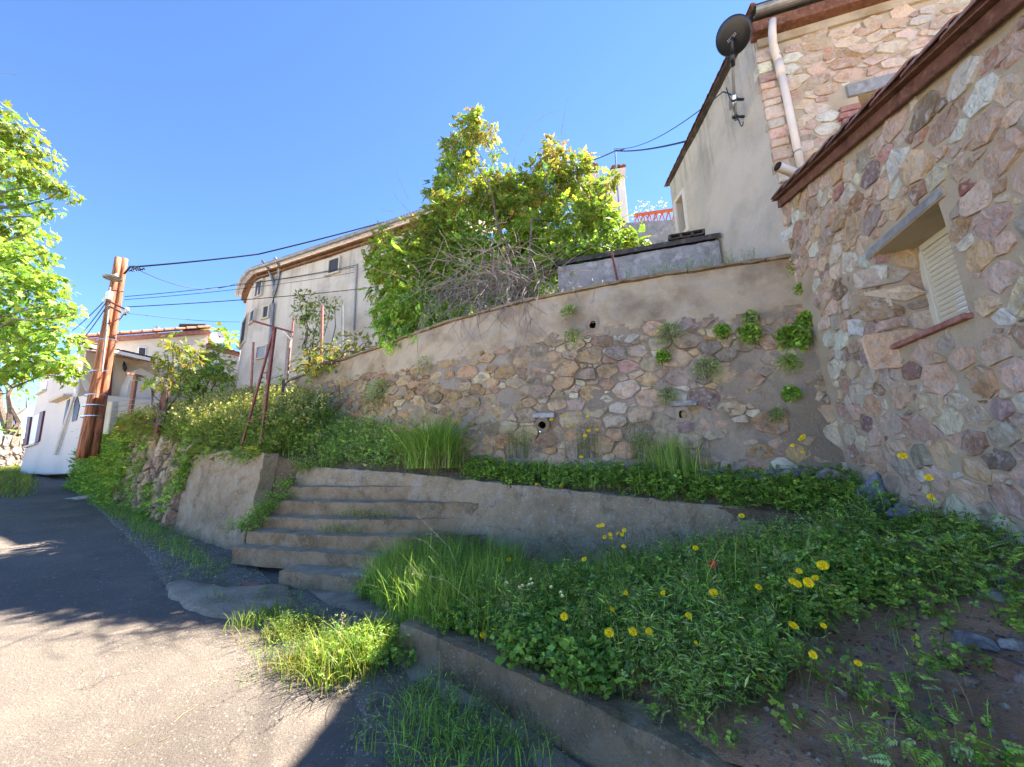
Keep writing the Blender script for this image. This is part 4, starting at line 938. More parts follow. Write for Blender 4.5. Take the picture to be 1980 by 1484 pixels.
# main gable with tiled verge
G0, G1 = at_d(150, 700, 17.2), at_d(402, 690, 20.5)
QG = lambda u, v: on_pl(u, v, G0, G1)
gb = unit(np.cross(UPV, G1 - G0)); gb *= np.sign(gb @ AV)
s = Soup(); s.prism([QG(150, 760), QG(402, 760), QG(402, 645), QG(150, 664)], gb * .3); s.build('gable_wall', M['white'], wh)
s = Soup(); s.prism([QG(148, 668) - gb * .3, QG(407, 646) - gb * .3, QG(402, 640) - gb * .3, QG(148, 659) - gb * .3], gb * 4); mr_ = s.build('roof', M['brick'], wh)
for k in range(12):
    a, c = QG(150 + 21 * k, 657 - 1.6 * k) - gb * .32, QG(150 + 21 * (k + 1) + 4, 655.5 - 1.6 * (k + 1)) - gb * .32
    s = Soup(); V, F = canal_tile(a + UPV * .02, c - UPV * .03, .2, .17, None, UPV, 1, .03); s.raw(V, F, np.array([.62, .27, .17]) * random.Random(k).uniform(.85, 1.1)); s.build('roof_tile', M['tile'], mr_)
gwn = plate('window', [QG(266, 690), QG(282, 690), QG(283, 672), QG(267, 671)], -gb, 'white_paint', .04); plate('pane', [QG(268, 688), QG(280, 688), QG(281, 674), QG(269, 673)], -gb, 'dark_glass', .06, gwn)
s = Soup(); s.tube([QG(303, 650), QG(304, 632)], .13, 10); s.build('flue', M['steel'], mr_)
s = Soup(); s.box(QG(371, 632), unit(G1 - G0) * .55, gb * .4, UPV * .05); s.box(QG(371, 638), unit(G1 - G0) * .35, gb * .3, UPV * .1); s.build('chimney_cap', M['coping'], mr_)
s = Soup(); s.prism([QG(405, 745), QG(462, 745), QG(462, 690), QG(405, 676)], gb * .3); s.build('annex_wall', M['white'], wh)
s = Soup(); s.prism([QG(398, 672) - gb * .3, QG(464, 690) - gb * .3, QG(464, 684) - gb * .3, QG(398, 666) - gb * .3], gb * 3); an = s.build('annex_roof', M['brick'], wh)
for k in range(7):
    s = Soup(); a = QG(403 + 9 * k, 670 + 2.6 * k); V, F = canal_tile(a - gb * .4, a + gb * 2.4, .12, .1, None, UPV); s.raw(V, F, TILE_T[k % 5]); s.build('roof_tile', M['tile'], an)
td = thing('tv_dish', 'small white television dish beside the tiled gable', 'satellite dish', QG(418, 670) - gb * .4)
c = QG(418, 657) - gb * .5; nd2 = unit(-gb + np.array([.2, 0, .25])); xa2 = unit(np.cross(nd2, UPV)); ya2 = np.cross(xa2, nd2)
s = Soup(); s.grid([[c + nd2 * (.08 * k * k - .08) + (xa2 * math.cos(a) + ya2 * math.sin(a)) * (.34 * k + .001) for a in np.linspace(0, 2 * math.pi, 21)] for k in (0, .35, .7, 1)]); s.build('bowl', M['white_paint'], td, smooth=True)
s = Soup(); s.tube([c - ya2 * .34, c + nd2 * .35 - ya2 * .1], .02, 6); s.tube([c + nd2 * .31 - ya2 * .1, c + nd2 * .4 - ya2 * .07], .05, 8); s.build('feed_arm', M['rust_light'], td)
s = Soup(); s.tube([c - nd2 * .08, c - nd2 * .1 - UPV * .6], .025, 6); s.build('bracket', M['steel'], td)
# ruined stone wall and rubble at the far left
fw = thing('dry_stone_wall', 'dark dry stone wall at the far end of the lane', 'wall', at_d(15, 890, 19))
F0, F1 = at_d(-60, 880, 18), at_d(46, 880, 21); F0[2] = F1[2] = 1.6; fl = np.linalg.norm(F1 - F0); fd = (F1 - F0) / fl; fn_ = np.array([fd[1], -fd[0], 0]); fn_ *= np.sign(fn_ @ (EYE - F0))
s = Soup(); s.prism([F0, F1, F1 + UPV * 1.5, F0 + UPV * 1.7], -fn_ * .5); s.build('core', M['soil'], fw)
rng = np.random.default_rng(51); masonry(fw, lambda u, v, h: F0 + fd * u + UPV * v + fn_ * h, stone_cells(rng, 0, fl, 0, 1.5, .13, 1.6, lambda u, v: True, .03), M['old_stone'], [(1, (.22, .2, .18)), (1, (.30, .28, .26))], rng, .06, 120)

# ------------------------------------------------------------------ utility poles and cables
up = thing('utility_pole', 'pair of reddish wooden utility poles bolted together beside the lane', 'utility pole', at_d(172, 838, 11))
def pole(u0, v0, u1, v1, D, r0, r1):
    a, c = at_d(u0, v0, D), at_d(u1, v1, D + .1); a = a - unit(c - a) * .7
    s = Soup(); k = 14; P = np.linspace(a, c, k); s.tube(P, np.linspace(r0, r1, k) * (1 + .03 * np.sin(np.arange(k) * 2.1)), 14); s.build('pole', M['pole'], up, smooth=True); return a, c
pa = pole(167, 838, 229, 499, 11.0, .125, .082); pb = pole(187, 835, 241, 501, 11.25, .125, .082)
PDn = 10.75
def PP(u, v, d=PDn): return at_d(u, v, d)
s = Soup(); c = PP(218, 537); s.tube([c - UPV * .05, c, c + UPV * .02, c + UPV * .06], [.21, .225, .20, .05], 20); s.tube([c + UPV * .05, PP(226, 530, 10.95)], .03, 6); s.build('lamp_head', M['zinc'], up, smooth=False)
s = Soup(); s.box(PP(211, 572), BV * .07, AV * .06, UPV * .13); s.build('fuse_box', M['white_paint'], up, bevel=.015)
s = Soup(); s.tube([PP(213, 556), PP(206, 640), PP(197, 720)], .025, 6); s.build('conduit', M['pvc_grey'], up)
for u0, v0, u1, v1 in ((203, 579, 245, 600), (212, 593, 243, 609)): s = Soup(); s.bar(PP(u0, v0), PP(u1, v1), .05); s.build('cross_arm', M['rust'], up)
for u, v in ((240, 604), (246, 600), (203, 580)): s = Soup(); c = PP(u, v); s.tube([c - UPV * .07, c, c + UPV * .07], [.04, .065, .04], 8); s.build('insulator', M['white_paint'], up, smooth=True)
for u, v, k in ((192, 720, 0), (184, 765, 0), (180, 785, 0), (176, 806, 0), (208, 660, 0)):
    s = Soup(); c = PP(u, v, 11.1); d = unit(pa[1] - pa[0]); x = unit(np.cross(d, AV)); y = np.cross(d, x)
    s.grid([[c + d * h + x * math.cos(a) * .31 + y * math.sin(a) * .2 for a in np.linspace(0, 2 * math.pi, 21)] for h in (-.012, .012)]); s.build('band', M['steel'], up)
s = Soup()
for k in range(7):
    a = random.Random(k).uniform(0, 6); c = PP(250 + 4 * k, 522 - k * .6, 10.95); s.tube([c + np.array([0, 0, .06 * math.sin(a)]), c + np.array([.06, .02, .05 * math.cos(a)]), c + np.array([.1, 0, -.06])], .018, 5)
s.tube([PP(240, 530, 11), PP(252, 516, 10.95), PP(262, 516, 10.95)], .03, 6); s.build('cable_clamp', M['black'], up)
def cable(name, label, pts, sag, r, group=None, mat='wire', n=24):
    o = thing_mesh = Soup()
    for (a, c), sg in zip(zip(pts[:-1], pts[1:]), sag):
        f = np.linspace(0, 1, n)[:, None]; P = np.asarray(a) * (1 - f) + np.asarray(c) * f - UPV * sg * 4 * f * (1 - f); o.tube(P, r, 5)
    return tag(o.build(name, M[mat]), label, 'cable', group)
mast_top = at_d(1189, 288, 13.2)
cable('power_cable', 'thick twisted cable from the pole top over the old house', [PP(255, 517, 10.95), at_d(500, 492, 13.5), at_d(742, 430, 15.8)], [.03, .03], .028)
cable('power_cable', 'cable slung from the thin mast to the plastered wall', [at_d(1120, 318, 14.0), mast_top - UPV * .1, on_pl(1336, 272, P0, P1) + PN * .03], [.05, .1], .022)
cable('power_cable', 'thin slack wire from the mast up to the satellite dish', [mast_top, on_t(1398, 178, 6.6), on_t(1428, 192, 6.4)], [.35, -.02], .011)
cable('dish_cable', 'short black lead hanging below the satellite dish clamp', [on_t(1404, 170, 6.5), on_t(1417, 205, 6.4), on_t(1428, 233, 6.3), on_t(1437, 236, 6.35)], [.03, .05, .1], .009)
g_ = 'wires between the utility pole and the old house'
cable('overhead_wire', 'slack wire from the pole head to the rounded house corner', [PP(262, 519, 10.95), op(462, 553, .2), op(692, 515, .1)], [.45, .1], .013, g_)
cable('overhead_wire', 'upper of two close parallel wires to the old house', [PP(241, 574), op(690, 520, .15)], [.12], .011, g_)
cable('overhead_wire', 'lower of two close parallel wires to the old house', [PP(240, 580), op(690, 530, .15)], [.12], .009, g_)
cable('overhead_wire', 'dark straight wire crossing below the old house windows', [PP(246, 594), op(735, 558, .15)], [.08], .014, g_)
cable('overhead_wire', 'lowest thin wire from insulator to house corner', [PP(247, 606), op(470, 624, .15)], [.08], .009, g_)
g2 = 'wires running left from the utility pole to the white house'
for (u, v), (u1, v1), l in (((204, 580), (140, 640), 'upper wire dropping left from pole into tree'), ((206, 584), (158, 645), 'middle wire dropping left from pole to white house'), ((204, 596), (156, 662), 'lower wire dropping left from pole to white house'), ((240, 606), (222, 628), 'short wire hanging right from the insulator')):
    cable('service_wire', l, [PP(u, v), at_d(u1, v1, 13.5)], [.05], .014, g2)
am = thing('antenna_mast', 'thin steel mast carrying cables beside the twin chimneys', 'mast', at_d(1196, 400, 13.2))
s = Soup(); s.tube([at_d(1199, 430, 13.2), mast_top], [.03, .03], 8); s.build('tube', M['steel'], am)
s = Soup()
for k in range(5): s.tube([mast_top - UPV * (.05 + .03 * k) + BV * (.05 * k), mast_top - UPV * .12 + BV * (.1 + .07 * k)], .016, 5)
s.build('cable_clamp', M['black'], am)
s = Soup(); s.tube([at_d(-30, 139, 12), at_d(22, 144, 12), at_d(42, 147, 12)], .008, 4); tag(s.build('bare_branch_tip', M['bark']), 'thin bare twig tip at the upper left edge', 'twig')

# ------------------------------------------------------------------ red pergola posts
def Zt(u, v): return on_t(u, v, 5.2)
af = thing('pergola_post', 'tall red steel A-frame post with top bar on the low wall by the steps', 'post', Zt(500, 878))
for a, c, w, nm in (((502, 876), (532, 633), .045, 'post'), ((465, 871), (529, 640), .035, 'brace'), ((481, 815), (509, 806), .022, 'rung'), ((510, 722), (520, 719), .022, 'rung')):
    s = Soup(); s.bar(Zt(*a), Zt(*c), w); s.build(nm, M['rust'], af, bevel=.004)
s = Soup(); s.bar(on_t(489, 621, 5.0), on_t(566, 643, 5.35), .03); s.build('top_bar', M['rust'], af)
s = Soup(); s.tube([on_t(548, 640, 5.2), on_t(563, 657, 5.3), on_t(566, 650, 5.35)], .012, 6); s.build('hook', M['steel'], af)
def post(u0, v0, u1, v1, D, w, mat, name, label, group=None, bar=None):
    t = thing(name, label, 'post', at_d(u0, v0, D), group); s = Soup(); s.bar(at_d(u0, v0 + 12, D), at_d(u1, v1, D), w); s.build('upright', M[mat], t, bevel=.004)
    if bar: s = Soup(); s.bar(at_d(*bar[0], D - .3), at_d(*bar[1], D + .3), w * .7); s.build('top_bar', M[mat], t)
    return t
gp_ = 'red pergola posts on the upper terrace'
post(302, 830, 323, 755, 9.0, .09, 'rust', 'pergola_post', 'stout red post wrapped by the knotted vine on the slope', gp_)
post(250, 800, 263, 727, 11.5, .09, 'rust_light', 'pergola_post', 'faded red T-post in front of the white arch', gp_, ((244, 722), (277, 729)))
post(621, 700, 623, 592, 9.3, .055, 'rust_light', 'pergola_post', 'pink rusty upright in front of the old house', gp_)
post(485, 750, 490, 662, 10, .045, 'rust_light', 'pergola_post', 'thin rusty upright left of the A-frame top', gp_)
post(662, 690, 662, 590, 9.5, .035, 'zinc', 'pergola_post', 'thin grey upright right of the little tree', gp_)
post(556, 720, 568, 612, 9, .035, 'rust_light', 'pergola_post', 'slim rusty upright behind the whitish post', gp_)
post(553, 722, 561, 640, 8.8, .075, 'twig', 'pergola_post', 'whitish weathered post with curled vine at its head', gp_)
post(547, 790, 550, 735, 8.3, .07, 'coping', 'pergola_post', 'dark short stump post against the old wall', gp_)
post(1197, 545, 1183, 490, 6.5, .035, 'rust', 'pergola_post', 'leaning rusty bar standing on the wall by the grey wall', gp_)
wp = thing('concrete_post', 'short white concrete post beside the utility poles', 'post', at_d(212, 830, 11.3))
s = Soup(); s.bar(at_d(210, 840, 11.3), at_d(219, 778, 11.3), .22, .16); s.build('post_body', M['white'], wp, bevel=.02)
wf = thing('wire_fence', 'slack wire fence between the white post and the red posts', 'fence', at_d(240, 800, 11.3))
for v in (772, 782, 792, 802): s = Soup(); s.tube([at_d(219, v + 6, 11.3), at_d(260, v, 11.0), at_d(310, v - 4, 10.5)], .008, 4); s.build('fence_wire', M['steel'], wf)

# ------------------------------------------------------------------ drain, slab and loose stones
dr = thing('drain_pipe', 'short drain pipe poking out under the steps', 'pipe', on_z(490, 1120, .18))
a = on_t(492, 1113, 4.35); c = on_t(491, 1108, 4.55)
s = Soup(); s.tube([a, c], .06, 12, cap=False); s.tube([a * .9 + c * .1, c], .05, 12, mi=1); s.build('pipe_end', [M['pvc_grey'], M['dark']], dr, smooth=True)
gr = thing('drain_grate', 'rusty ribbed drain cover lying at the foot of the steps', 'grate', on_z(490, 1133, .14))
for k in range(7):
    s = Soup(); a = on_z(468 + 7 * k, 1127 + k * .7, .16); c = on_z(476 + 7 * k, 1135 + k * .5, .15); s.bar(a, c, .03, .02); s.build('rib', M['rust_light'], gr)
slab = [on_z(u, v, .14) for u, v in [(318, 1136), (345, 1129), (420, 1138), (500, 1138), (552, 1130), (578, 1165), (520, 1175), (470, 1188), (420, 1186), (360, 1172), (330, 1152)]]
P_ = lines(slab + slab[:1], 41)[:-1]; cen = P_.mean(0); P_ = P_ + (np.random.default_rng(6).normal(0, .012, (40, 3)) * [1, 1, 0]); rings = [cen + (P_ - cen) * k for k in (1.0, .985, .9, .75, .55, .35, .15)]
gzr = [np.c_[r[:, :2], gz(r[:, 0], r[:, 1]) + h + .012 * fbm(r, 5, 2) + .006 * fbm(r, 15, 2)] for r, h in zip(rings, (-.05, .03, .04, .05, .055, .055, .055))]
s = Soup(); s.grid([np.vstack([r, r[:1]]) for r in gzr]); s.raw(gzr[-1], [tuple(range(40))]); tag(s.build('concrete_apron', M['tread'], smooth=True), 'rough flat concrete apron on the lane below the steps', 'slab')
def rock(name, label, p, size, tint, seed, group=None, squash=(1, .8, .7), rot=0.0):
    bm = bmesh.new(); bmesh.ops.create_icosphere(bm, subdivisions=3 if size > .12 else 2, radius=1.0)
    for v in bm.verts:
        q = v.co.copy(); n1 = mnoise.noise(q * 1.2 + Vector((seed * 7.1, 0, 0))); n2 = mnoise.noise(q * 3.1 + Vector((0, seed * 3.3, 0)))
        k = 1 + .45 * n1 + .16 * n2
        for ax in (Vector((.5, .6, .62)), Vector((-.7, -.1, .7)), Vector((.2, -.9, .3)), Vector((-.5, .7, -.1)), Vector((.9, -.2, -.1))):
            ax = (ax + Vector((math.sin(seed * 3.7), math.cos(seed * 1.9), math.sin(seed)))*.35).normalized(); d = q.dot(ax)
            if d > .72: k *= .72 / d
        v.co = Vector((q.x * squash[0], q.y * squash[1], q.z * squash[2])) * k * size
    me = bpy.data.meshes.new(name); bm.to_mesh(me); bm.free()
    at = me.attributes.new('tint', 'FLOAT_COLOR', 'POINT'); at.data.foreach_set('color', np.tile(np.r_[tint, 1].astype(np.float32), len(me.vertices)))
    o = link_mesh(name, me, M['rock'], None); o.location = Vector(p); o.rotation_euler = (0, 0, rot); return tag(o, label, 'rock', group)
gbo = 'boulders along the foot of the walls'
rock('boulder', 'large blue grey boulder in the corner of wall and stone building', W(2.33, 5.0, 1.12), .24, (.34, .37, .41), 1, gbo, (.7, .8, 1.15), .4)
rock('boulder', 'purplish grey boulder right of the big blue grey one', W(2.33, 4.55, 1.04), .15, (.33, .31, .31), 2, gbo, (.8, 1, .8))
rock('boulder', 'pale tan boulder left of the big blue grey one', W(2.12, 5.35, 1.34), .16, (.45, .38, .32), 3, gbo)
rock('boulder', 'long flat grey rock at the right foot of the retaining wall', W(1.55, 5.45, 1.33), .30, (.34, .33, .32), 4, gbo, (1.4, .6, .42), -.25)
rock('boulder', 'flat grey rock further left under the old wall', W(.95, 5.48, 1.35), .2, (.36, .36, .37), 5, gbo, (1.3, .6, .6), -.3)
rock('boulder', 'flat light stone at the lane edge below the rubble wall', flat([on_z(180, 968, .75)])[0] + [0, 0, .03], .38, (.5, .46, .39), 6, gbo, (1.5, .8, .22), .4)
for k, (u, v, sz, l) in enumerate([(1925, 1150, .10, 'pale angular rock on the bank near the right edge'), (1910, 1112, .07, 'flat grey stone higher on the bank near the right edge'), (1868, 1228, .03, 'small rounded cream pebble on the bare soil'), (1960, 1240, .05, 'whitish broken stone at the right edge of the bank'),
                                   (1720, 1240, .05, 'split brown rock half buried in the bare soil'), (1840, 1300, .07, 'cracked reddish rock slab in the bare soil'), (1700, 1040, .07, 'grey stone lying at the end of the low wall'), (1640, 1330, .07, 'round reddish stone at the middle of the bare soil'), (1890, 1240, .08, 'grey bluish flat stone in the soil slope'),
                                   (1960, 1290, .09, 'reddish lump of rock low at the right edge'), (1760, 1395, .07, 'brown rock low on the bare soil slope')]):
    p, g = bank.hit(u, v, .02)
    if p is not None: rock('stone', l, (p[0], p[1], g + sz * .05), sz, [(.46, .42, .38), (.36, .36, .36), (.5, .45, .35), (.5, .47, .43), (.34, .23, .155), (.36, .25, .17), (.4, .38, .35), (.34, .21, .15), (.36, .35, .35), (.36, .22, .15), (.27, .18, .13)][k], 10 + k, 'stones on the earth bank', (1.2, .9, .5), k)

# ------------------------------------------------------------------ vegetation
def tmpl(V, F): return np.array(V, float), np.array(F, int)
T_LEAF = tmpl([(0, 0, 0), (.24, .45, .07), (0, 1, -.08), (-.24, .45, .07)], [(0, 1, 2), (0, 2, 3)])
T_NARROW = tmpl([(0, 0, 0), (.10, .45, .03), (0, 1, -.1), (-.10, .45, .03)], [(0, 1, 2), (0, 2, 3)])
def _round(n=8, lob=.15):
    V = [(0, .5, -.06)]
    for i in range(n):
        a = 2 * math.pi * i / n - math.pi / 2; r = .5 * (1 + (lob if i % 2 else -lob)) * (.55 if i == 0 else 1); V.append((math.cos(a) * r, .5 + math.sin(a) * r, .05 * math.cos(2 * a)))
    return tmpl(V, [(0, 1 + i, 1 + (i + 1) % n) for i in range(n)])
T_ROUND = _round(9, .16)
def _tri():
    V, F = [], []
    for k, ang in enumerate((0, 2.0, -2.0)):
        c, s_ = math.cos(ang), math.sin(ang); b0 = len(V)
        for x, y, z in ((0, .05, 0), (.30, .34, .05), (.20, .66, .02), (0, .58, -.04), (-.20, .66, .02), (-.30, .34, .05)): V.append((x * c - y * s_, x * s_ + y * c, z))
        F += [(b0, b0 + 1, b0 + 2), (b0, b0 + 2, b0 + 3), (b0, b0 + 3, b0 + 4), (b0, b0 + 4, b0 + 5)]
    return tmpl(V, F)
T_TRI = _tri()
def _pinn(n=4, w=.10, l=.36, droop=.35):
    V, F = [], []
    def lf(x, y, z, ang, sc):
        b0 = len(V); c, s_ = math.cos(ang), math.sin(ang)
        for a, b_, h in ((0, 0, 0), (w, .5, .02), (0, 1, -.12), (-w, .5, .02)): a, b_ = a * sc * 1.6, b_ * l * sc; V.append((x + a * c - b_ * s_, y + a * s_ + b_ * c, z + h * sc * .6))
        F.extend([(b0, b0 + 1, b0 + 2), (b0, b0 + 2, b0 + 3)])
    for i in range(n):
        y = .22 + .66 * i / n; z = -droop * y * y; sc = 1 - .1 * i
        lf(0, y, z, 1.05, sc); lf(0, y, z, -1.05, sc)
    lf(0, .88, -droop * .8, 0, .85)
    b0 = len(V); V.extend([(-.008, 0, 0), (.008, 0, 0), (.004, .9, -droop * .8)]); F.append((b0, b0 + 1, b0 + 2))
    return tmpl(V, F)
T_PINN = _pinn(); T_FERN = _pinn(6, .05, .26, .2)
def _maple():
    pts = []
    for a, r in ((-90, .06), (-50, .34), (-22, .30), (0, .62), (22, .36), (48, .74), (68, .42), (90, 1.0), (112, .42), (132, .74), (158, .36), (180, .62), (202, .30), (230, .34)):
        a = math.radians(a); pts.append((math.cos(a) * r, math.sin(a) * r + .05, .12 * abs(math.cos(a)) * r - .10 * r * r))
    V = [(0, .12, 0)] + pts; n = len(pts); return tmpl(V, [(0, 1 + i, 1 + (i + 1) % n) for i in range(n)])
T_MAPLE = _maple()

def rdir(rng, n): return unit(rng.normal(size=(n, 3)))
def tints(rng, n, cols, var=.18):
    c = np.array([k[1] for k in cols]); w = np.array([k[0] for k in cols], float); i = rng.choice(len(cols), n, p=w / w.sum())
    return np.clip(c[i] * np.exp(rng.normal(0, var, (n, 1))) * np.exp(rng.normal(0, .05, (n, 3))), .004, .9)
G_DEEP = [(4, (0.213, 0.366, 0.061)), (3, (0.291, 0.463, 0.071)), (2, (0.388, 0.574, 0.093)), (1, (0.195, 0.319, 0.093))]
G_BRIGHT = [(3, (0.190, 0.302, 0.042)), (3, (0.146, 0.253, 0.042)), (2, (0.262, 0.352, 0.055)), (1, (0.365, 0.365, 0.061))]
G_YELLOW = [(3, (0.229, 0.246, 0.043)), (3, (0.176, 0.229, 0.038)), (2, (0.299, 0.264, 0.051)), (1, (0.317, 0.211, 0.060))]
G_GREY = [(3, (0.330, 0.427, 0.171)), (2, (0.247, 0.370, 0.142)), (1, (0.461, 0.485, 0.201))]
G_DRY = [(3, (.40, .32, .16)), (2, (.30, .24, .11)), (1, (.46, .40, .24))]

def blades(L, P, rng, n, h, w, lean=.5, cols=G_DEEP, spread=.05, k=4, droop=.6):
    P = np.repeat(P, n, 0); m = len(P)
    if m == 0: return
    b0 = P + np.c_[rng.normal(0, spread, (m, 2)), np.zeros(m)]; H = rng.uniform(h[0], h[1], m)
    a = rng.uniform(0, 2 * math.pi, m); dr = np.c_[np.cos(a), np.sin(a), np.zeros(m)]; ln = np.abs(rng.normal(0, lean, m)); dp = rng.uniform(0, droop, m)
    f = np.linspace(0, 1, k)
    C = b0[:, None] + dr[:, None] * (H * ln)[:, None, None] * (f ** 1.8)[None, :, None] + UPV * (H[:, None] * (f[None] - .45 * dp[:, None] * f[None] ** 3))[..., None]
    wid = (rng.uniform(w[0], w[1], m))[:, None] * (1 - f[None] ** 2 * .92)
    side = np.c_[-np.sin(a), np.cos(a), np.zeros(m)]; tw = rng.normal(0, .8, m)[:, None]; side = unit(side + dr * tw)
    L.strip(C, wid, side, tints(rng, m, cols))
def herbs(L, P, rng, stems=(4, 8), h=(.1, .28), leaf=(.02, .04), nl=4, t=T_TRI, cols=G_DEEP, spread=.07, lean=.45, up=.9, stem_col=(.09, .14, .04), sw=.0016, low=.25):
    ns = rng.integers(stems[0], stems[1] + 1, len(P)); P = np.repeat(P, ns, 0); m = len(P)
    if m == 0: return
    a = rng.uniform(0, 2 * math.pi, m); dr = np.c_[np.cos(a), np.sin(a), np.zeros(m)]; H = rng.uniform(h[0], h[1], m); ln = np.abs(rng.normal(0, lean, m))
    b0 = P + dr * (spread * np.sqrt(rng.random(m)))[:, None]; f = np.linspace(0, 1, 3)
    C = b0[:, None] + dr[:, None] * (H * ln)[:, None, None] * (f ** 1.6)[None, :, None] + UPV * (H[:, None] * f[None])[..., None]
    L.strip(C, np.full((m, 3), sw) * [1.2, 1, .6], np.c_[-np.sin(a), np.cos(a), np.zeros(m)], np.array(stem_col))
    q = rng.uniform(low, 1.0, (m, nl)) ** .7; q[:, 0] = 1
    pos = b0[:, None] + dr[:, None] * ((H * ln)[:, None] * q ** 1.6)[..., None] + UPV * (H[:, None] * q)[..., None]
    pos = pos.reshape(-1, 3); k = len(pos); sz = np.repeat(rng.uniform(leaf[0], leaf[1], m), nl) * rng.uniform(.6, 1.25, k)
    out = rdir(rng, k); out[:, 2] = out[:, 2] * .5 + .1; Z = unit(rdir(rng, k) * (1.1 - up * .6) + UPV * up)
    L.add(t, pos + unit(out) * sz[:, None] * .4, out, Z, sz, tints(rng, k, cols))
def crown(L, clumps, rng, per, size, t, cols_fn, shell=.55, hang=.35, zdir=UPV):
    """clumps: (centre, radius or radii, density); leaves point outwards and hang"""
    for c, r, dens, cols in clumps:
        r = np.broadcast_to(np.asarray(r, float), (3,)); n = int(per * dens * (r.prod() ** (1 / 3)) ** 2)
        if n < 1: continue
        d = rdir(rng, n); rad = shell + (1 - shell) * rng.random(n) ** .6; rad *= 1 + .22 * fbm(d * 1.0 + c, 2.6, 3)
        P = c + d * r * rad[:, None]; Y = unit(d * .8 + rdir(rng, n) * .7 - UPV * hang); Z = unit(d * .4 + rdir(rng, n) * .5 + zdir * .7)
        L.add(t, P, Y, Z, rng.uniform(size[0], size[1], n), tints(rng, n, cols))
def branchy(s, p, q, r0, r1, rng, k=7, wob=.12, n=5, tint=(1, 1, 1)):
    p, q = np.asarray(p, float), np.asarray(q, float); f = np.linspace(0, 1, k)[:, None]; l = np.linalg.norm(q - p)
    P = p * (1 - f) + q * f + rng.normal(0, wob * l / 3, (k, 3)) * np.sin(math.pi * f); s.tube(P, np.linspace(r0, r1, k), n, tint=tint); return P

# --- bank below: mixed herbs, thinning to bare soil at the right
SOIL = [(1560, 1250), (1640, 1175), (1800, 1190), (1990, 1225), (1990, 1500), (1400, 1500), (1450, 1400), (1520, 1330)]
THIN = [(1640, 1000), (1990, 1040), (1990, 1260), (1640, 1190)]
def m_bank(px, P):
    d = np.ones(len(px)); d[inpoly(px, THIN)] = .30; d[inpoly(px, SOIL)] = .03
    d[(px[:, 0] > 1990) | (px[:, 1] > 1520)] = .05
    return d
rng = np.random.default_rng(101); L = Leaves()
P = bank.sample(4600, rng, m_bank); nz = fbm(P, 1.9, 5) + .5 * fbm(P, 5.0, 2); px = proj(P); edge = np.clip((P @ AV - 4.2) / .6, 0, 1) * (px[:, 0] < 1560)
P = P[(rng.random(len(P)) > .75 * edge) & (fbm(P, 2.6, 77) > -.30)]; nz = fbm(P, 1.9, 5) + .5 * fbm(P, 5.0, 2); n2 = fbm(P, 1.1, 31)
A_, B_, C_ = nz > .12, nz < -.14, (nz <= .12) & (nz >= -.14)
herbs(L, P[A_], rng, (4, 8), (.08, .22), (.024, .046), 5, T_TRI, G_DEEP + G_BRIGHT[:2], .09, .5)
herbs(L, P[B_ & (n2 > 0)], rng, (3, 6), (.10, .34), (.03, .06), 9, T_NARROW, G_GREY + G_DEEP, .06, .4, .3)
herbs(L, P[B_ & (n2 <= 0)], rng, (3, 5), (.08, .24), (.05, .11), 4, T_FERN, G_DEEP + G_GREY[:1], .07, .5)
herbs(L, P[C_ & (n2 > .05)], rng, (3, 6), (.04, .14), (.02, .038), 5, T_ROUND, G_DEEP + G_BRIGHT, .08, .6)
herbs(L, P[C_ & (n2 <= .05)], rng, (4, 7), (.05, .17), (.018, .032), 6, T_TRI, G_DEEP + [(1, (.34, .33, .10))], .08, .55)
P = bank.sample(240, rng, lambda px, P: m_bank(px, P) * (px[:, 1] < 1380) * (px[:, 0] < 1700)); blades(L, P, rng, 5, (.22, .46), (.0016, .0028), .35, G_BRIGHT[:2] + G_YELLOW[:1] + G_DRY[:1], .04, 5, .7)
for u, v, w_ in ((1385, 1052, .16), (1030, 1270, .14), (1130, 1290, .13), (1300, 1240, .15), (1540, 1160, .16), (1240, 1180, .14), (1640, 1100, .14)):     # leafy clumps of one kind
    p, g = bank.hit(u, v, .1); Q = np.array([p[0], p[1], g]) + np.c_[rng.normal(0, w_ * .5, (46, 2)), np.zeros(46)]; Q[:, 2] = [bank.z(x, y, g) for x, y in Q[:, :2]]
    herbs(L, Q, rng, (4, 7), (.08, .2), (.028, .05), 5, T_ROUND if u % 20 else T_TRI, G_BRIGHT[:2] + G_DEEP, .07, .55)
P = bank.sample(520, rng, lambda px, P: m_bank(px, P) * (px[:, 1] < 1330) * (px[:, 0] < 1620)); herbs(L, P, rng, (1, 3), (.2, .42), (.02, .045), 9, T_NARROW, G_GREY + G_DEEP + G_DRY[:1], .03, .25, .3, stem_col=(.24, .26, .10))
P = bank.sample(900, rng, lambda px, P: inpoly(px, SOIL) * .16 + inpoly(px, THIN) * .3); herbs(L, P, rng, (3, 6), (.02, .09), (.02, .04), 5, T_ROUND, G_DEEP + G_DRY[:1] + G_BRIGHT, .07, .8)
tag(L.build('bank_plants', M['herb']), 'dense low clover and herbs covering the earth bank', 'plants', kind='stuff')
L = Leaves(); rng = np.random.default_rng(102)
TUFT = [(690, 1000), (900, 990), (1010, 1080), (1000, 1190), (880, 1240), (720, 1230)]
P = bank.sample(3800, rng, lambda px, P: np.where(inpoly(px, TUFT), 1.0, .05 * (px[:, 0] < 1500) * (px[:, 1] < 1330))); px = proj(P)
blades(L, P, rng, 9, (.2, .60), (.0022, .0042), .45, G_DEEP + G_BRIGHT, .06, 5, .9)
P = bank.sample(260, rng, lambda px, P: m_bank(px, P) * (px[:, 1] < 1330)); blades(L, P, rng, 10, (.12, .34), (.0018, .003), .4, G_DEEP + [(1, (.25, .26, .10))], .05, 4)
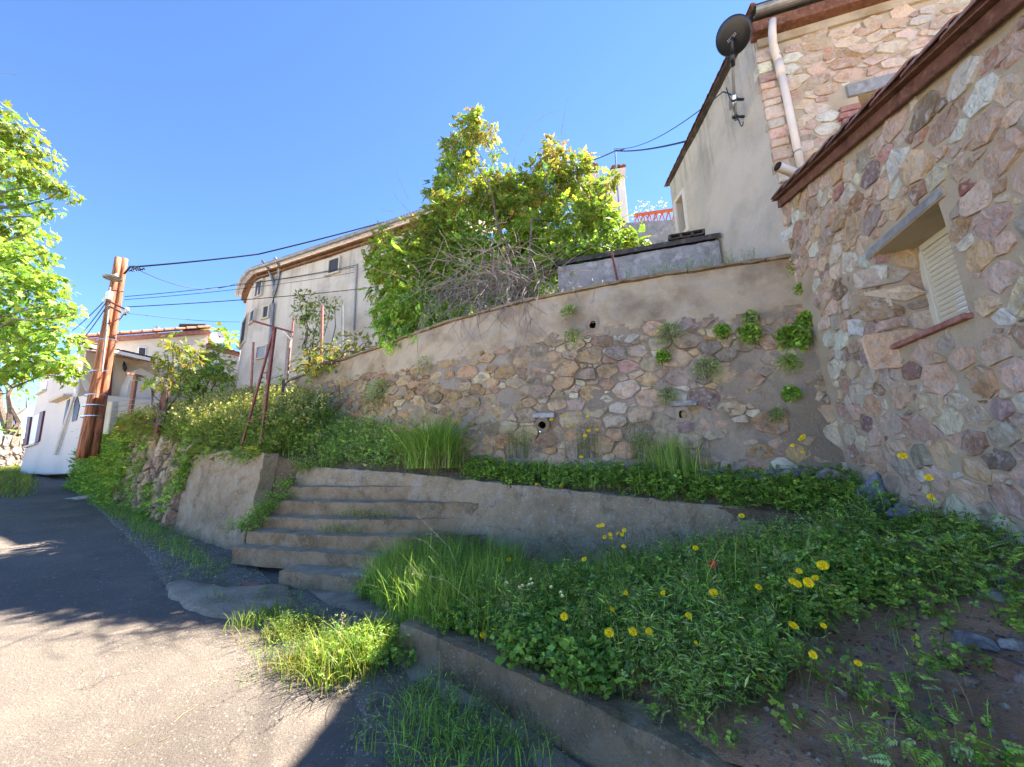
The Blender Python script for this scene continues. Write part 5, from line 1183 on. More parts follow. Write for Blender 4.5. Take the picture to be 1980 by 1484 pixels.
P = bank.sample(360, rng, lambda px, P: np.where(inpoly(px, SOIL) | inpoly(px, THIN), .35, .06)); blades(L, P, rng, 6, (.05, .2), (.0016, .003), .6, G_DRY + G_DEEP, .06, 4)
tag(L.build('bank_grass', M['grass']), 'long green grass growing over the steps and on the bank', 'grass', kind='stuff')

# --- terrace: leafy patch, tussock, grey feathery weeds
TER_R = [(880, 880), (1000, 850), (1440, 880), (1660, 930), (1690, 1000), (1000, 945)]
TER_G = [(1180, 850), (1420, 860), (1420, 980), (1200, 975)]
rng = np.random.default_rng(111); L = Leaves()
vis = lambda px: (px[:, 0] > 470) & (px[:, 0] < 1760) & (px[:, 1] < 1020)
near_ = lambda P: np.clip((4.9 - P @ AV) * 0 + 1, 0, 1)
P = terr.sample(5200, rng, lambda px, P: vis(px) * np.where(px[:, 0] > 900, 1.0, .75)); px = proj(P)
herbs(L, P[px[:, 0] > 900], rng, (4, 7), (.06, .22), (.028, .048), 5, T_TRI, G_DEEP + G_BRIGHT[:2], .08, .5)
herbs(L, P[px[:, 0] <= 900], rng, (3, 6), (.10, .34), (.03, .05), 8, T_NARROW, G_GREY + G_DEEP, .08, .4, .3)
P = terr.sample(900, rng, lambda px, P: inpoly(px, TER_G) * 1.0); herbs(L, P, rng, (4, 7), (.10, .26), (.045, .07), 5, T_ROUND, G_BRIGHT + G_DEEP[:2], .09, .5)
P = terr.sample(2600, rng, lambda px, P: ((px[:, 0] > 480) & (px[:, 0] < 800)) * 1.0); herbs(L, P, rng, (4, 7), (.15, .45), (.06, .11), 4, T_FERN, G_GREY + G_DEEP, .08, .45, .4)
tag(L.build('terrace_plants', M['herb']), 'low leafy weeds covering the terrace under the old wall', 'plants', kind='stuff')
L = Leaves(); P = terr.sample(420, rng, lambda px, P: vis(px) * 1.0); blades(L, P, rng, 12, (.15, .42), (.0022, .004), .4, G_DEEP, .07, 4)
c = terr.hit(1290, 905, .05)[0]; P = c + np.c_[rng.normal(0, .16, (60, 2)), np.full(60, -.05)]; blades(L, P, rng, 10, (.3, .62), (.002, .0035), .35, G_DEEP + G_GREY, .05, 5)
for u, v in ((1010, 880), (1130, 880), (1240, 880)):
    c = terr.hit(u, v, .05)[0]; P = c + np.c_[rng.normal(0, .12, (30, 2)), np.full(30, -.05)]; herbs(L, P, rng, (2, 4), (.25, .55), (.02, .04), 8, T_NARROW, G_DEEP + G_GREY, .05, .25, .3)
tag(L.build('terrace_grass', M['grass']), 'thin green grass standing among the terrace weeds', 'grass', kind='stuff')
def tussock(label, u, v, n, h, w, r, lean, cols, base=None, seed=1, patch=None, group=None, sp=.09):
    rng = np.random.default_rng(seed); p, g = (patch or terr).hit(u, v, .03); p = np.array([p[0], p[1], g])
    o = thing('grass_tussock', label, 'grass', p, group); L = Leaves(); m = n // 10
    P = p + np.c_[rng.normal(0, r, (m, 2)), np.zeros(m)]; blades(L, P, rng, 10, h, w, lean, cols, sp, 6, .9); tag(L.build('blades', M['grass'], o), kind='stuff')
    if base: L = Leaves(); P = p + np.c_[rng.normal(0, r * 1.1, (m // 3, 2)), np.zeros(m // 3)]; blades(L, P, rng, 8, (h[0] * .3, h[1] * .5), w, lean * 1.8, base, sp, 5, 1.2); tag(L.build('dry_base', M['grass'], o), kind='stuff')
    return o
tussock('tall bushy green grass tussock with golden dry base against the wall', 842, 903, 2600, (.3, .95), (.003, .006), .13, .75, G_BRIGHT[:2] + G_DEEP, G_DRY, 3, None, None, .07)
tussock('long grass clump hiding the right end of the steps', 885, 1085, 700, (.25, .6), (.0025, .0045), .2, .5, G_DEEP + G_BRIGHT[:2], None, 13, bank)
tussock('long grass standing before the middle of the steps', 770, 1120, 420, (.2, .5), (.0025, .0045), .14, .5, G_DEEP + G_BRIGHT[:1], None, 14, bank)
tussock('clump of thin grass under the square weep hole', 1300, 900, 500, (.3, .7), (.0025, .004), .14, .3, G_DEEP + G_GREY, None, 4)
tussock('sunlit grass tuft at the lane edge with yellow green blades', 668, 1285, 520, (.10, .40), (.0025, .0045), .12, .6, G_BRIGHT + G_YELLOW[:2], G_DRY, 5, verge)
tussock('flat sunlit grass patch beside the asphalt left of the lane edge tuft', 560, 1290, 420, (.05, .14), (.003, .005), .10, .9, G_YELLOW, G_DRY, 6, verge)
tussock('low yellowing grass fringe where the shadow begins on the lane', 610, 1335, 420, (.05, .14), (.003, .005), .12, .9, G_YELLOW, G_DRY, 7, verge)
tussock('small grass tuft on the gravel below the concrete apron', 510, 1205, 300, (.08, .2), (.002, .004), .08, .5, G_BRIGHT, None, 8, verge)
tussock('grass clump growing from the gravel strip below the kerb', 835, 1400, 200, (.06, .22), (.002, .004), .12, 1.0, G_DEEP, None, 9, verge)
tussock('broad grass clump at the bottom edge left of the kerb foot', 905, 1455, 220, (.05, .18), (.002, .004), .16, 1.1, G_DEEP + G_BRIGHT[:1], None, 10, verge)
rng = np.random.default_rng(120); L = Leaves()
for u, v, n, r in ((700, 1270, 70, .16), (740, 1255, 60, .14), (600, 1310, 60, .16), (560, 1285, 40, .1)):
    p, g = verge.hit(u, v, .02)
    if p is None: p, g = bank.hit(u, v, .02)
    P = np.array([p[0], p[1], g]) + np.c_[rng.normal(0, r, (n, 2)), np.zeros(n)]; P[:, 2] = gz(P[:, 0], P[:, 1]) + .02; herbs(L, P, rng, (3, 6), (.05, .2), (.02, .035), 5, T_TRI if u > 650 else T_NARROW, G_BRIGHT + G_DEEP, .06, .6)
VG = [(380, 1080), (600, 1180), (640, 1250), (560, 1230), (430, 1180), (330, 1110)]; VG2 = [(800, 1330), (1120, 1484), (760, 1484)]; VG3 = [(130, 940), (260, 980), (400, 1080), (420, 1120), (300, 1060)]
P = verge.sample(2600, rng, lambda px, P: np.where(inpoly(px, VG2), .5, np.where(inpoly(px, VG3), .35, np.where(inpoly(px, VG), .10, .02)))); herbs(L, P, rng, (3, 6), (.04, .15), (.02, .04), 5, T_NARROW, G_DEEP + G_GREY, .06, .6)
P = verge.sample(1500, rng, lambda px, P: np.where(inpoly(px, VG2), .35, np.where(inpoly(px, VG3), .3, .02))); blades(L, P, rng, 9, (.05, .2), (.0018, .0035), .6, G_DEEP + G_BRIGHT[:1], .05, 4)
P = road.sample(2500, rng, lambda px, P: ((px[:, 0] < 60) & (px[:, 1] < 965) & (px[:, 1] > 880)) * 1.0); blades(L, P, rng, 10, (.08, .3), (.006, .012), .6, G_YELLOW + G_BRIGHT, .1, 4)
tag(L.build('verge_weeds', M['herb']), 'scattered weeds and grass on the gravel verge', 'plants', kind='stuff')
# steps: ivy like growth at the left side and a tuft on the treads
L = Leaves(); rng = np.random.default_rng(125)
for s_, t_, z_ in [(-5.62, 4.62, .62), (-5.6, 4.8, .8), (-5.55, 4.98, 1.0), (-5.5, 5.15, 1.2), (-5.45, 5.35, 1.45), (-5.5, 4.9, .9), (-5.6, 4.7, .7)]:
    P = np.array([W(s_ + rng.normal(0, .09), t_ + rng.normal(0, .06), z_ + rng.uniform(-.02, .1)) for _ in range(16)]); herbs(L, P, rng, (3, 6), (.05, .18), (.03, .05), 5, T_LEAF, G_DEEP, .05, .7)
for s_, t_, z_ in [(-4.1, 4.62, .68), (-3.9, 4.82, .86), (-3.5, 4.82, .86), (-3.7, 4.62, .68)]:
    P = np.array([W(s_ + rng.normal(0, .13), t_ + rng.normal(0, .03), z_) for _ in range(12)]); herbs(L, P, rng, (3, 6), (.04, .13), (.018, .03), 6, T_NARROW, G_DEEP + G_BRIGHT[:1], .05, .6)
P = np.array([W(rng.uniform(-5.6, -4.7), rng.uniform(5.3, 5.6), rng.uniform(1.5, 1.62)) for _ in range(90)]); herbs(L, P, rng, (3, 6), (.05, .2), (.03, .06), 6, T_NARROW, G_DEEP + G_GREY, .08, .8)
tag(L.build('stair_weeds', M['herb']), 'green weeds growing along the left side and on treads of the steps', 'plants', kind='stuff')

# --- sunlit slope at the left: tall flowering weeds, trailing over the wall
rng = np.random.default_rng(131); L = Leaves()
hill = lambda px, P: ((px[:, 0] > 100) & (px[:, 0] < 620)) * 1.0
P = terr.sample(9000, rng, hill); st_ = P @ BV; P = P[st_ < -5.7]
herbs(L, P[: len(P) // 2], rng, (3, 5), (.25, .75), (.05, .09), 8, T_NARROW, G_BRIGHT + G_YELLOW[:2], .12, .35, .3, sw=.003)
herbs(L, P[len(P) // 2:], rng, (3, 5), (.2, .6), (.06, .10), 5, T_FERN, G_BRIGHT, .12, .4, .4, sw=.003)
Q = P[:len(P) // 5]; herbs(L, Q, rng, (2, 4), (.5, .9), (.025, .05), 8, T_ROUND, [(3, (.42, .42, .12)), (2, (.44, .42, .22)), (1, (.55, .46, .08))], .12, .3, .5, sw=.003, low=.75)
tag(L.build('slope_weeds', M['leaf']), 'tall yellow green flowering weeds on the sunlit slope', 'plants', kind='stuff')
L = Leaves(); rng = np.random.default_rng(132)
def F_front(n, u0, u1, v0, v1, out=.12):
    return np.array([F_rw(rng.uniform(u0, u1), rng.uniform(v0, v1), rng.uniform(0, out)) for _ in range(n)])
P = F_front(2400, 4.6, 10.2, .0, 1.9, .35); n = len(P); Y = unit(rdir(rng, n) - AV * .8 - UPV * .3); L.add(T_FERN, P, Y, unit(rdir(rng, n) + UPV), rng.uniform(.15, .28, n), tints(rng, n, G_DEEP + G_BRIGHT))
P = F_front(3000, 3.8, 10.2, .0, 1.9, .45); n = len(P); Y = unit(rdir(rng, n) - AV * .6); L.add(T_LEAF, P, Y, unit(rdir(rng, n) + UPV * .6), rng.uniform(.06, .13, n), tints(rng, n, G_DEEP + G_BRIGHT))
for u0, u1, v0, v1, n in ((-1.9, -1.1, .9, 1.9, 260), (.2, .9, .4, 1.6, 260), (1.4, 2.2, .1, .9, 300), (3.0, 3.9, .2, 1.9, 300)):
    P = np.array([F_rw(max(0, rng.uniform(u0, u1)), rng.uniform(v0, v1), rng.uniform(.05, .2)) for _ in range(n)]) + (0 if u0 > 0 else -1) * BV * 1.0 * 0; Y = unit(rdir(rng, n) - UPV * .4 - AV * .4); L.add(T_FERN, P, Y, unit(rdir(rng, n) + UPV), rng.uniform(.08, .18, n), tints(rng, n, G_DEEP + G_BRIGHT[:2]))
# fringe hanging over the wall tops
for u in np.linspace(-2.6, 9.9, 160):
    if u < 0: b0 = W(-8.4 - u * .96, 5.6 + u * .22, 1.97 + u * .055)
    else: b0 = F_rw(u, 1.72, 0)
    n = rng.integers(8, 20); P = b0 + rng.normal(0, .09, (n, 3)) + AV * .08; Y = unit(rdir(rng, n) - AV * .7 - UPV * .5); L.add(T_FERN, P, Y, unit(rdir(rng, n) + UPV), rng.uniform(.10, .24, n), tints(rng, n, G_BRIGHT + G_YELLOW[:1]))
tag(L.build('wall_creepers', M['leaf']), 'green creepers and ferns hanging over the rubble wall along the lane', 'creepers', kind='stuff')

# --- big climbing shrub on the wall
bush = thing('climbing_shrub', 'huge tangled climbing shrub with bare twigs sprawling over the old wall', 'shrub', W(-1.9, 6.9, 4.2))
rng = np.random.default_rng(141)
def B(u, v, t=6.9): return on_t(u, v, t)
CL = [(785, 545, 64, 6.9, .8, 'b'), (760, 490, 44, 7.0, .6, 'y'), (795, 605, 52, 6.6, 1, 'd'), (765, 640, 28, 6.5, .7, 'd'), (830, 480, 55, 7.1, 1, 'y'), (872, 430, 50, 7.0, 1, 'y'), (858, 375, 28, 7.0, 1, 'b'), (872, 335, 26, 7.0, 1, 'b'), (888, 295, 30, 7.0, 1.1, 'y'), (908, 250, 24, 7.0, 1.1, 'y'), (915, 225, 14, 7, 1, 'y'),
      (945, 258, 17, 7.0, .6, 'o'), (958, 292, 14, 7.0, .35, 'y'), (915, 335, 24, 7, .7, 'y'), (925, 385, 36, 7.1, .8, 'y'), (965, 400, 40, 7.2, .9, 'y'), (1010, 412, 44, 7.2, .9, 'y'), (1060, 370, 46, 7.2, 1, 'y'), (1075, 310, 30, 7.2, 1, 'o'), (1065, 285, 16, 7.2, 1, 'o'), (1115, 340, 36, 7.2, 1, 'y'), (1130, 305, 14, 7.2, .8, 'o'), (1145, 390, 38, 7.2, 1, 'y'), (1160, 430, 42, 7.0, 1, 'b'),
      (1190, 465, 42, 6.9, 1, 'b'), (1228, 470, 24, 6.8, .8, 'b'), (1258, 485, 14, 6.8, .6, 'b'), (1100, 430, 52, 7.1, .9, 'b'), (1040, 455, 46, 7.3, .5, 'b'), (1140, 500, 40, 7.2, .6, 'd'), (1085, 520, 45, 7.4, .35, 'd'), (910, 465, 52, 7.1, .7, 'b'), (850, 540, 56, 6.9, .8, 'b'), (900, 560, 45, 7.2, .35, 'd'),
      (980, 480, 48, 7.5, .35, 'b'), (950, 600, 40, 7.3, .2, 'd'), (840, 615, 40, 6.7, .7, 'd'), (815, 655, 22, 6.5, .6, 'd'), (727, 530, 18, 6.9, .35, 'b'), (727, 590, 14, 6.8, .35, 'b'), (1205, 510, 20, 6.8, .4, 'd'), (745, 452, 18, 7.0, .35, 'y'), (955, 372, 36, 7, .9, 'y'), (1000, 375, 36, 7, .9, 'y'), (990, 345, 20, 7, .7, 'b'), (1030, 345, 26, 7, .9, 'y'), (1150, 515, 42, 6.9, 1, 'b'), (1110, 500, 40, 6.9, .8, 'b'), (1060, 500, 36, 6.9, .6, 'b'), (1180, 500, 32, 6.8, .9, 'b'), (890, 500, 40, 6.9, .7, 'b'), (1020, 455, 36, 7, .7, 'b'), (1090, 475, 44, 6.9, .6, 'b'), (920, 520, 60, 8.2, .9, 'd'), (990, 555, 60, 8.2, .9, 'd'), (1060, 545, 50, 8.2, .8, 'd'), (880, 590, 45, 7.9, .9, 'd'), (960, 500, 45, 8.6, .9, 'd'), (1030, 490, 45, 8.6, .9, 'd'), (740, 610, 20, 6.7, .6, 'd'), (1180, 350, 22, 7, .6, 'y')]
PALB = {'b': G_BRIGHT, 'y': G_YELLOW + G_BRIGHT, 'd': G_DEEP + G_BRIGHT[:1], 'o': G_YELLOW + [(3, (.42, .30, .13))]}
cl = []
for u, v, r, t, dn, k in CL:
    t = t if t > 7.8 else min(10.8, max(6.35, 7.1 + (575 - v) / 270 * 3.4)); c = B(u, v, t); rr = np.linalg.norm(B(u + r, v, t) - c); cl.append((c, (rr, rr * 1.0, rr * .95), dn, PALB[k]))
    for _ in range(4):       # smaller sprays breaking the outline
        c2 = c + rdir(rng, 1)[0] * rr * .75; cl.append((c2, rr * rng.uniform(.25, .45), dn * .8, PALB[k]))
L = Leaves(); crown(L, cl, rng, 760, (.15, .27), T_PINN, None, .2, .45); tag(L.build('foliage', M['leaf'], bush), kind='stuff')
s = Soup()
stem0 = W(-1.9, 6.7, 4.25)
hub = B(965, 550, 7.0)
for u, v in ((880, 400), (912, 260), (1062, 340), (1085, 300), (1160, 390), (1200, 460), (780, 540), (840, 470), (1000, 420), (950, 380)):
    s = Soup(); branchy(s, stem0 + rng.normal(0, .12, 3), B(u, v, min(10.8, max(6.35, 7.1 + (575 - v) / 270 * 3.4))), .035, .009, rng, 9, .06, 6); s.build('branch', M['bark'], bush)
tw = Soup()
for i in range(360):             # thin bare twigs arching from the tangle
    a = rng.uniform(0, 2 * math.pi); ln = rng.uniform(.35, 1.25) * (1.2 if abs(math.sin(a)) < .7 else .8); p = hub + np.array([rng.normal(0, .62), rng.normal(-.2, .25), rng.normal(0, .34)])
    d = BV * math.cos(a) + UPV * (math.sin(a) * .8 + .1) - AV * rng.uniform(.0, .55); f = np.linspace(0, 1, 6)[:, None]; P = p + d * ln * f - UPV * (f ** 2) * ln * rng.uniform(.1, .7) + rng.normal(0, .03, (6, 3)) * f
    tw.tube(P, np.linspace(rng.uniform(.005, .011), .003, 6), 3, cap=False, tint=(1, 1, 1))
for i in range(110):              # twigs hanging down over the wall face
    u = rng.uniform(830, 1200); p = np.array(B(u, rng.uniform(540, 600), 6.3)); ln = rng.uniform(.3, 1.1) * (1.2 if u < 1050 else .6); f = np.linspace(0, 1, 6)[:, None]; sd = rng.normal(0, .35)
    P = p + (-UPV * f + BV * sd * f ** 2 - AV * .45 * np.sin(f * 2.2)) * ln + rng.normal(0, .02, (6, 3)); tw.tube(P, np.linspace(.0075, .003, 6), 3, cap=False)
for i in range(60):               # twigs breaking the outline above
    c, rr, _, _ = cl[rng.integers(len(cl))]; d = unit(rdir(rng, 1)[0] + UPV * .9 - BV * .2); f = np.linspace(0, 1, 5)[:, None]; ln = rng.uniform(.3, .7); tw.tube(c + d * f * ln + rng.normal(0, .02, (5, 3)), np.linspace(.005, .002, 5), 3, cap=False)
for pts in (((990, 330), (1000, 285), (1025, 245), (1055, 222), (1085, 212)), ((1085, 260), (1092, 215), (1098, 185)), ((920, 420), (960, 340), (985, 300)), ((790, 385), (770, 345), (765, 325)), ((800, 420), (765, 380), (760, 370)), ((760, 410), (735, 405))):
    tw.tube([B(u, v, min(10.2, 7.0 + (575 - v) / 270 * 2.2)) for u, v in pts], np.linspace(.008, .003, len(pts)), 4)
tag(tw.build('twigs', M['twig'], bush), kind='stuff')

# --- vine along the wall top at the left, climber on the T-post, bushes on the slope
def bushthing(name, label, cat, base, clumps, per, size, t, seed, mat='leaf', trunk=None, group=None, hang=.3, shell=.3):
    o = thing(name, label, cat, base, group); rng = np.random.default_rng(seed); L = Leaves(); crown(L, clumps, rng, per, size, t, None, shell, hang); tag(L.build('crown' if 'tree' in name else 'foliage', M[mat], o), kind='stuff')
    s = Soup(); base = np.asarray(base, float)
    for c, r, d, k in clumps[:14]: branchy(s, base + rng.normal(0, .03, 3), c, trunk or .02, .006, rng, 6, .15, 5)
    s.build('trunk' if 'tree' in name else 'stems', M['bark'], o); return o
def clm(D, L_): return [(at_d(u, v, D + dd), (np.linalg.norm(at_d(u + r, v, D) - at_d(u, v, D)),) * 3, dn, pal) for u, v, r, dd, dn, pal in L_]
bushthing('wall_vine', 'yellow leaved vine trailing along the old wall top', 'vine', at_d(640, 700, 8.8), clm(8.6, [(600, 700, 30, .4, 1, G_YELLOW), (630, 688, 32, .3, 1, G_YELLOW), (660, 680, 30, .2, 1, G_YELLOW), (690, 670, 28, 0, 1, G_YELLOW), (718, 662, 18, -.2, 1, G_YELLOW), (600, 722, 16, .2, .8, G_BRIGHT), (575, 712, 16, .5, .8, G_YELLOW), (640, 705, 16, 0, .7, G_BRIGHT), (550, 725, 14, .8, .7, G_BRIGHT), (520, 735, 13, 1, .7, G_BRIGHT), (745, 655, 12, -.4, .8, G_YELLOW)]), 620, (.09, .17), T_PINN, 151)
bushthing('climbing_vine', 'vine with bright leaf tufts climbing the stout red post', 'vine', at_d(312, 820, 9.0), clm(9.0, [(325, 690, 20, 0, 1, G_YELLOW), (345, 672, 18, 0, 1, G_YELLOW), (315, 735, 22, 0, 1, G_YELLOW), (370, 690, 20, .3, 1, G_YELLOW), (285, 735, 12, 0, .6, G_BRIGHT), (330, 655, 12, 0, .7, G_BRIGHT), (295, 750, 10, 0, .5, G_BRIGHT), (255, 820, 22, -.2, 1, G_YELLOW), (280, 800, 16, 0, .8, [(1, (.40, .25, .06))] + G_YELLOW)]), 700, (.12, .2), T_PINN, 152, trunk=.035)
bushthing('leafy_shrub', 'rounded green shrub between the red post and the old house', 'shrub', at_d(390, 780, 11), clm(11, [(380, 715, 42, 0, 1, G_BRIGHT), (415, 705, 35, .3, 1, G_BRIGHT), (350, 735, 30, -.2, 1, G_BRIGHT), (400, 745, 40, 0, 1, G_DEEP + G_BRIGHT), (435, 720, 24, .2, 1, G_BRIGHT), (395, 680, 22, .2, .9, G_YELLOW), (345, 765, 25, -.3, .8, G_BRIGHT)]), 520, (.12, .2), T_PINN, 153, trunk=.03)
bushthing('small_tree', 'little bright green tree in front of the old house facade', 'tree', at_d(600, 720, 13), clm(13, [(595, 580, 22, 0, 1, G_BRIGHT + G_YELLOW), (620, 600, 24, 0, 1, G_BRIGHT + G_YELLOW), (585, 605, 22, 0, 1, G_BRIGHT), (605, 630, 24, 0, .9, G_BRIGHT), (640, 590, 14, 0, .8, G_BRIGHT), (652, 578, 8, 0, .8, G_YELLOW), (600, 665, 22, 0, .6, G_BRIGHT), (580, 570, 10, 0, .8, G_YELLOW)]), 700, (.10, .17), T_LEAF, 154, trunk=.03)
bushthing('background_tree', 'pale yellow green tree behind the white house annex', 'tree', at_d(430, 720, 26), clm(26, [(415, 650, 22, 0, 1, G_YELLOW), (440, 655, 22, 0, 1, G_BRIGHT), (455, 672, 18, 0, 1, G_YELLOW), (400, 640, 12, 0, .8, G_YELLOW)]), 60, (.3, .5), T_ROUND, 155, trunk=.1)
bushthing('blossom_tree', 'pale whitish blossoming tree top behind the orange girder', 'tree', at_d(1260, 440, 20), clm(20, [(1245, 402, 18, 0, 1, [(2, (.42, .33, .30)), (1, (.34, .28, .22))]), (1275, 398, 16, 0, 1, [(2, (.42, .33, .30)), (1, (.34, .28, .22))]), (1230, 412, 12, 0, 1, [(1, (.42, .34, .3))])]), 160, (.05, .10), T_ROUND, 156, trunk=.05)
bushthing('background_tree', 'dark leafy tree with visible trunk at the far left end of the lane', 'tree', at_d(22, 880, 22), clm(22, [(20, 720, 45, 0, 1, G_DEEP + G_YELLOW), (55, 690, 35, 0, .8, G_BRIGHT), (-20, 690, 60, 0, 1, G_BRIGHT), (10, 780, 30, 1, .5, G_DEEP), (50, 760, 25, 1, .4, G_DEEP), (20, 845, 30, 0, .8, G_DEEP), (45, 855, 25, 0, .8, G_DEEP), (-15, 850, 35, 0, .8, G_DEEP)]), 60, (.25, .45), T_LEAF, 157, trunk=.22)
# --- big tree reaching in from the left
tree = thing('broadleaf_tree', 'big sunlit maple like tree reaching in from the left edge', 'tree', (-12.5, 6.0, .6))
TC = [(15, 245, 45, 1, 'y'), (55, 295, 42, 1, 'y'), (25, 320, 40, 1, 'y'), (85, 350, 28, .9, 'y'), (118, 368, 24, .9, 'y'), (100, 405, 18, .6, 'b'), (45, 390, 40, .9, 'b'), (20, 440, 48, 1, 'y'), (70, 440, 24, .5, 'b'), (40, 500, 45, 1, 'b'), (90, 490, 18, .8, 'b'), (25, 560, 52, 1, 'b'), (85, 545, 36, 1, 'b'), (75, 600, 50, 1, 'd'), (125, 595, 26, .9, 'd'), (140, 610, 12, .6, 'd'), (30, 640, 50, 1, 'b'), (105, 650, 42, 1, 'd'), (60, 690, 45, 1, 'b'), (115, 700, 34, 1, 'd'), (130, 730, 22, .9, 'd'), (15, 720, 40, .9, 'b'),
      (-60, 300, 80, 1, 'b'), (-90, 480, 90, 1, 'b'), (-70, 640, 80, 1, 'b'), (-160, 400, 110, 1, 'b'), (-160, 600, 110, 1, 'b')]
cl = []
for u, v, r, dn, k in TC:
    D = 7.6 + .3 * math.sin(u * .7); c = at_d(u, v, D); rr = np.linalg.norm(at_d(u + r, v, D) - c); cl.append((c, (rr, rr * 1.3, rr * .8), dn * .75, {'b': G_BRIGHT + G_DEEP[:2], 'y': G_YELLOW[:2] + G_BRIGHT, 'd': G_BRIGHT + G_DEEP}[k]))
rng = np.random.default_rng(161); L = Leaves(); crown(L, cl, rng, 1300, (.075, .145), T_MAPLE, None, .1, .7); tag(L.build('crown', M['leaf'], tree), kind='stuff')
s = Soup(); tb, tm = np.array([-12.5, 6.0, .3]), np.array([-12.2, 6.6, 3.6]); P = branchy(s, tb, tm, .26, .2, rng, 9, .04, 12); branchy(s, tm, np.array([-11.6, 7.2, 8.2]), .2, .05, rng, 8, .08, 10); s.build('trunk', M['bark'], tree, smooth=True)
for c, r, d, k in cl:
    s = Soup(); h0 = tm + (np.array([-11.6, 7.2, 8.2]) - tm) * np.clip((c[2] - 3.4) / 6 - .15, 0, .9); branchy(s, h0, c, .045, .008, rng, 8, .12, 5); s.build('branch', M['bark'], tree)

# --- small plants rooted in the old wall
rng = np.random.default_rng(171); gp = 'small plants rooted in the old retaining wall'
for u, v, r, cols, tmp, dens, l in [(1290, 642, 30, G_GREY, T_NARROW, 1, 'largest grey green cushion plant near the wall top, right of the round hole'), (1366, 708, 27, G_GREY, T_NARROW, 1, 'round grey green cushion plant at mid height of the wall'), (1293, 757, 20, G_GREY, T_NARROW, 1, 'dark cushion plant above the square weep hole'),
                             (1516, 700, 21, G_DEEP, T_NARROW, 1, 'feathery green cushion plant near the right corner of the wall'), (1522, 645, 26, G_DEEP, T_ROUND, 1, 'broad green leafed plant near the right corner, under the render'), (1448, 640, 20, G_DEEP, T_ROUND, .8, 'green plant below the pale stones at upper right of the wall'), (1396, 640, 13, G_DEEP, T_ROUND, .8, 'small green sprig between the pale stones'),
                             (1523, 762, 13, G_DEEP, T_ROUND, .9, 'small fresh green tuft low near the right corner'), (1497, 797, 15, G_GREY, T_NARROW, .7, 'thin dull tuft lowest at the right of the wall'), (1553, 618, 18, G_DEEP, T_ROUND, 1, 'dark green plant tucked in the corner with the stone building'), (1445, 612, 14, G_GREY, T_ROUND, .6, 'flat green sprig under the render edge'), (1278, 688, 10, G_DEEP, T_ROUND, .8, 'tiny green sprig under the largest cushion plant'),
                             (742, 752, 40, G_DEEP, T_NARROW, 1.3, 'big dark hanging tuft on the left part of the wall'), (1110, 645, 22, G_DEEP, T_LEAF, .35, 'sparse climbing sprig below the shrub left of the round hole'), (1100, 600, 16, G_DEEP, T_LEAF, .3, 'thin sprig hanging from the wall top under the shrub'), (1545, 560, 14, G_DEEP, T_LEAF, .5, 'dark vine sprig on the render in the corner'), (1535, 512, 16, G_DRY + G_DEEP, T_LEAF, .6, 'withered brown vine tip at the corner of the wall top'),
                             (830, 700, 22, G_DRY + G_DEEP, T_LEAF, .25, 'withered creeper on the left part under the shrub')]:
    a, c = wall_uv(u, v); p = F_w(a, c, .02); rr = np.linalg.norm(at_d(u + r, v, p[1]) - at_d(u, v, p[1])); o = thing('wall_plant', l, 'plant', p, gp); n = int(420 * dens); nr = F_w(a, c, 1) - F_w(a, c, 0)
    d = rdir(rng, n); d = d * np.sign(d @ nr)[:, None]; ln = rng.uniform(.3, 1.0, n); tip = p + (d * [1, 1, .9] * rr * ln[:, None]) + nr * .03 - UPV * (rr * .5 * ln ** 2)[:, None]
    L = Leaves(); L.add(tmp, tip, unit(d + rdir(rng, n) * .7 - UPV * .3), unit(rdir(rng, n) + UPV * .6 + nr * .6), rng.uniform(.03, .055, n) * (1.3 if r > 25 else 1), tints(rng, n, cols))
    C = np.stack([np.tile(p, (n // 6, 1)), (p + tip[::6][:n // 6]) / 2 + nr * .02, tip[::6][:n // 6]], 1); L.strip(C, np.full((len(C), 3), .002), np.tile(BV, (len(C), 1)), np.array((.16, .13, .07))); tag(L.build('leaves', M['herb'], o), kind='stuff')
# plants on the ledge of the wall top
L = Leaves(); P = np.array([W(rng.uniform(.1, 2.0), 6.25 + rng.normal(0, .05), 4.46) for _ in range(70)]); herbs(L, P, rng, (1, 3), (.1, .32), (.02, .035), 12, T_NARROW, G_GREY + G_DEEP, .03, .2, .3)
tag(L.build('ledge_plants', M['herb']), 'row of small grey green plants on the ledge before the grey wall', 'plants', kind='stuff')

# --- flowers
fl = Leaves(); n = 22
for ring, (r, m, z) in enumerate(((1.0, 19, .0), (.76, 17, .12), (.48, 13, .22), (.25, 8, .26))):
    a = np.linspace(0, 2 * math.pi, m, endpoint=False) + ring * .1; d = np.c_[np.cos(a), np.sin(a), np.zeros(m)]
    fl.add(tmpl([(-.09, 0, 0), (.09, 0, 0), (.13, .7, .06), (.07, 1, .02), (-.07, 1, .02), (-.13, .7, .06)], [(0, 1, 2), (0, 2, 5), (5, 2, 3), (5, 3, 4)]), d * .05 + UPV * z, d + UPV * (.12 + .25 * ring), np.tile(UPV, (m, 1)), r, np.array(((.95, .76, .006), (.95, .70, .004), (.90, .58, .003), (.75, .42, .002))[ring]))
_h = fl.build('flower_head', M['petal']); HEAD = _h.data; bpy.data.objects.remove(_h)
fl = Leaves(); a = np.linspace(0, 2 * math.pi, 5, endpoint=False); d = np.c_[np.cos(a), np.sin(a), np.zeros(5)]
fl.add(T_ROUND, d * .05, d + UPV * .4, np.tile(UPV, (5, 1)), 1.1, np.array((.85, .03, .012))); _h = fl.build('flower_head', M['petal']); POPPY = _h.data; bpy.data.objects.remove(_h)
fl = Leaves(); a = np.linspace(0, 2 * math.pi, 4, endpoint=False); d = np.c_[np.cos(a), np.sin(a), np.zeros(4)]
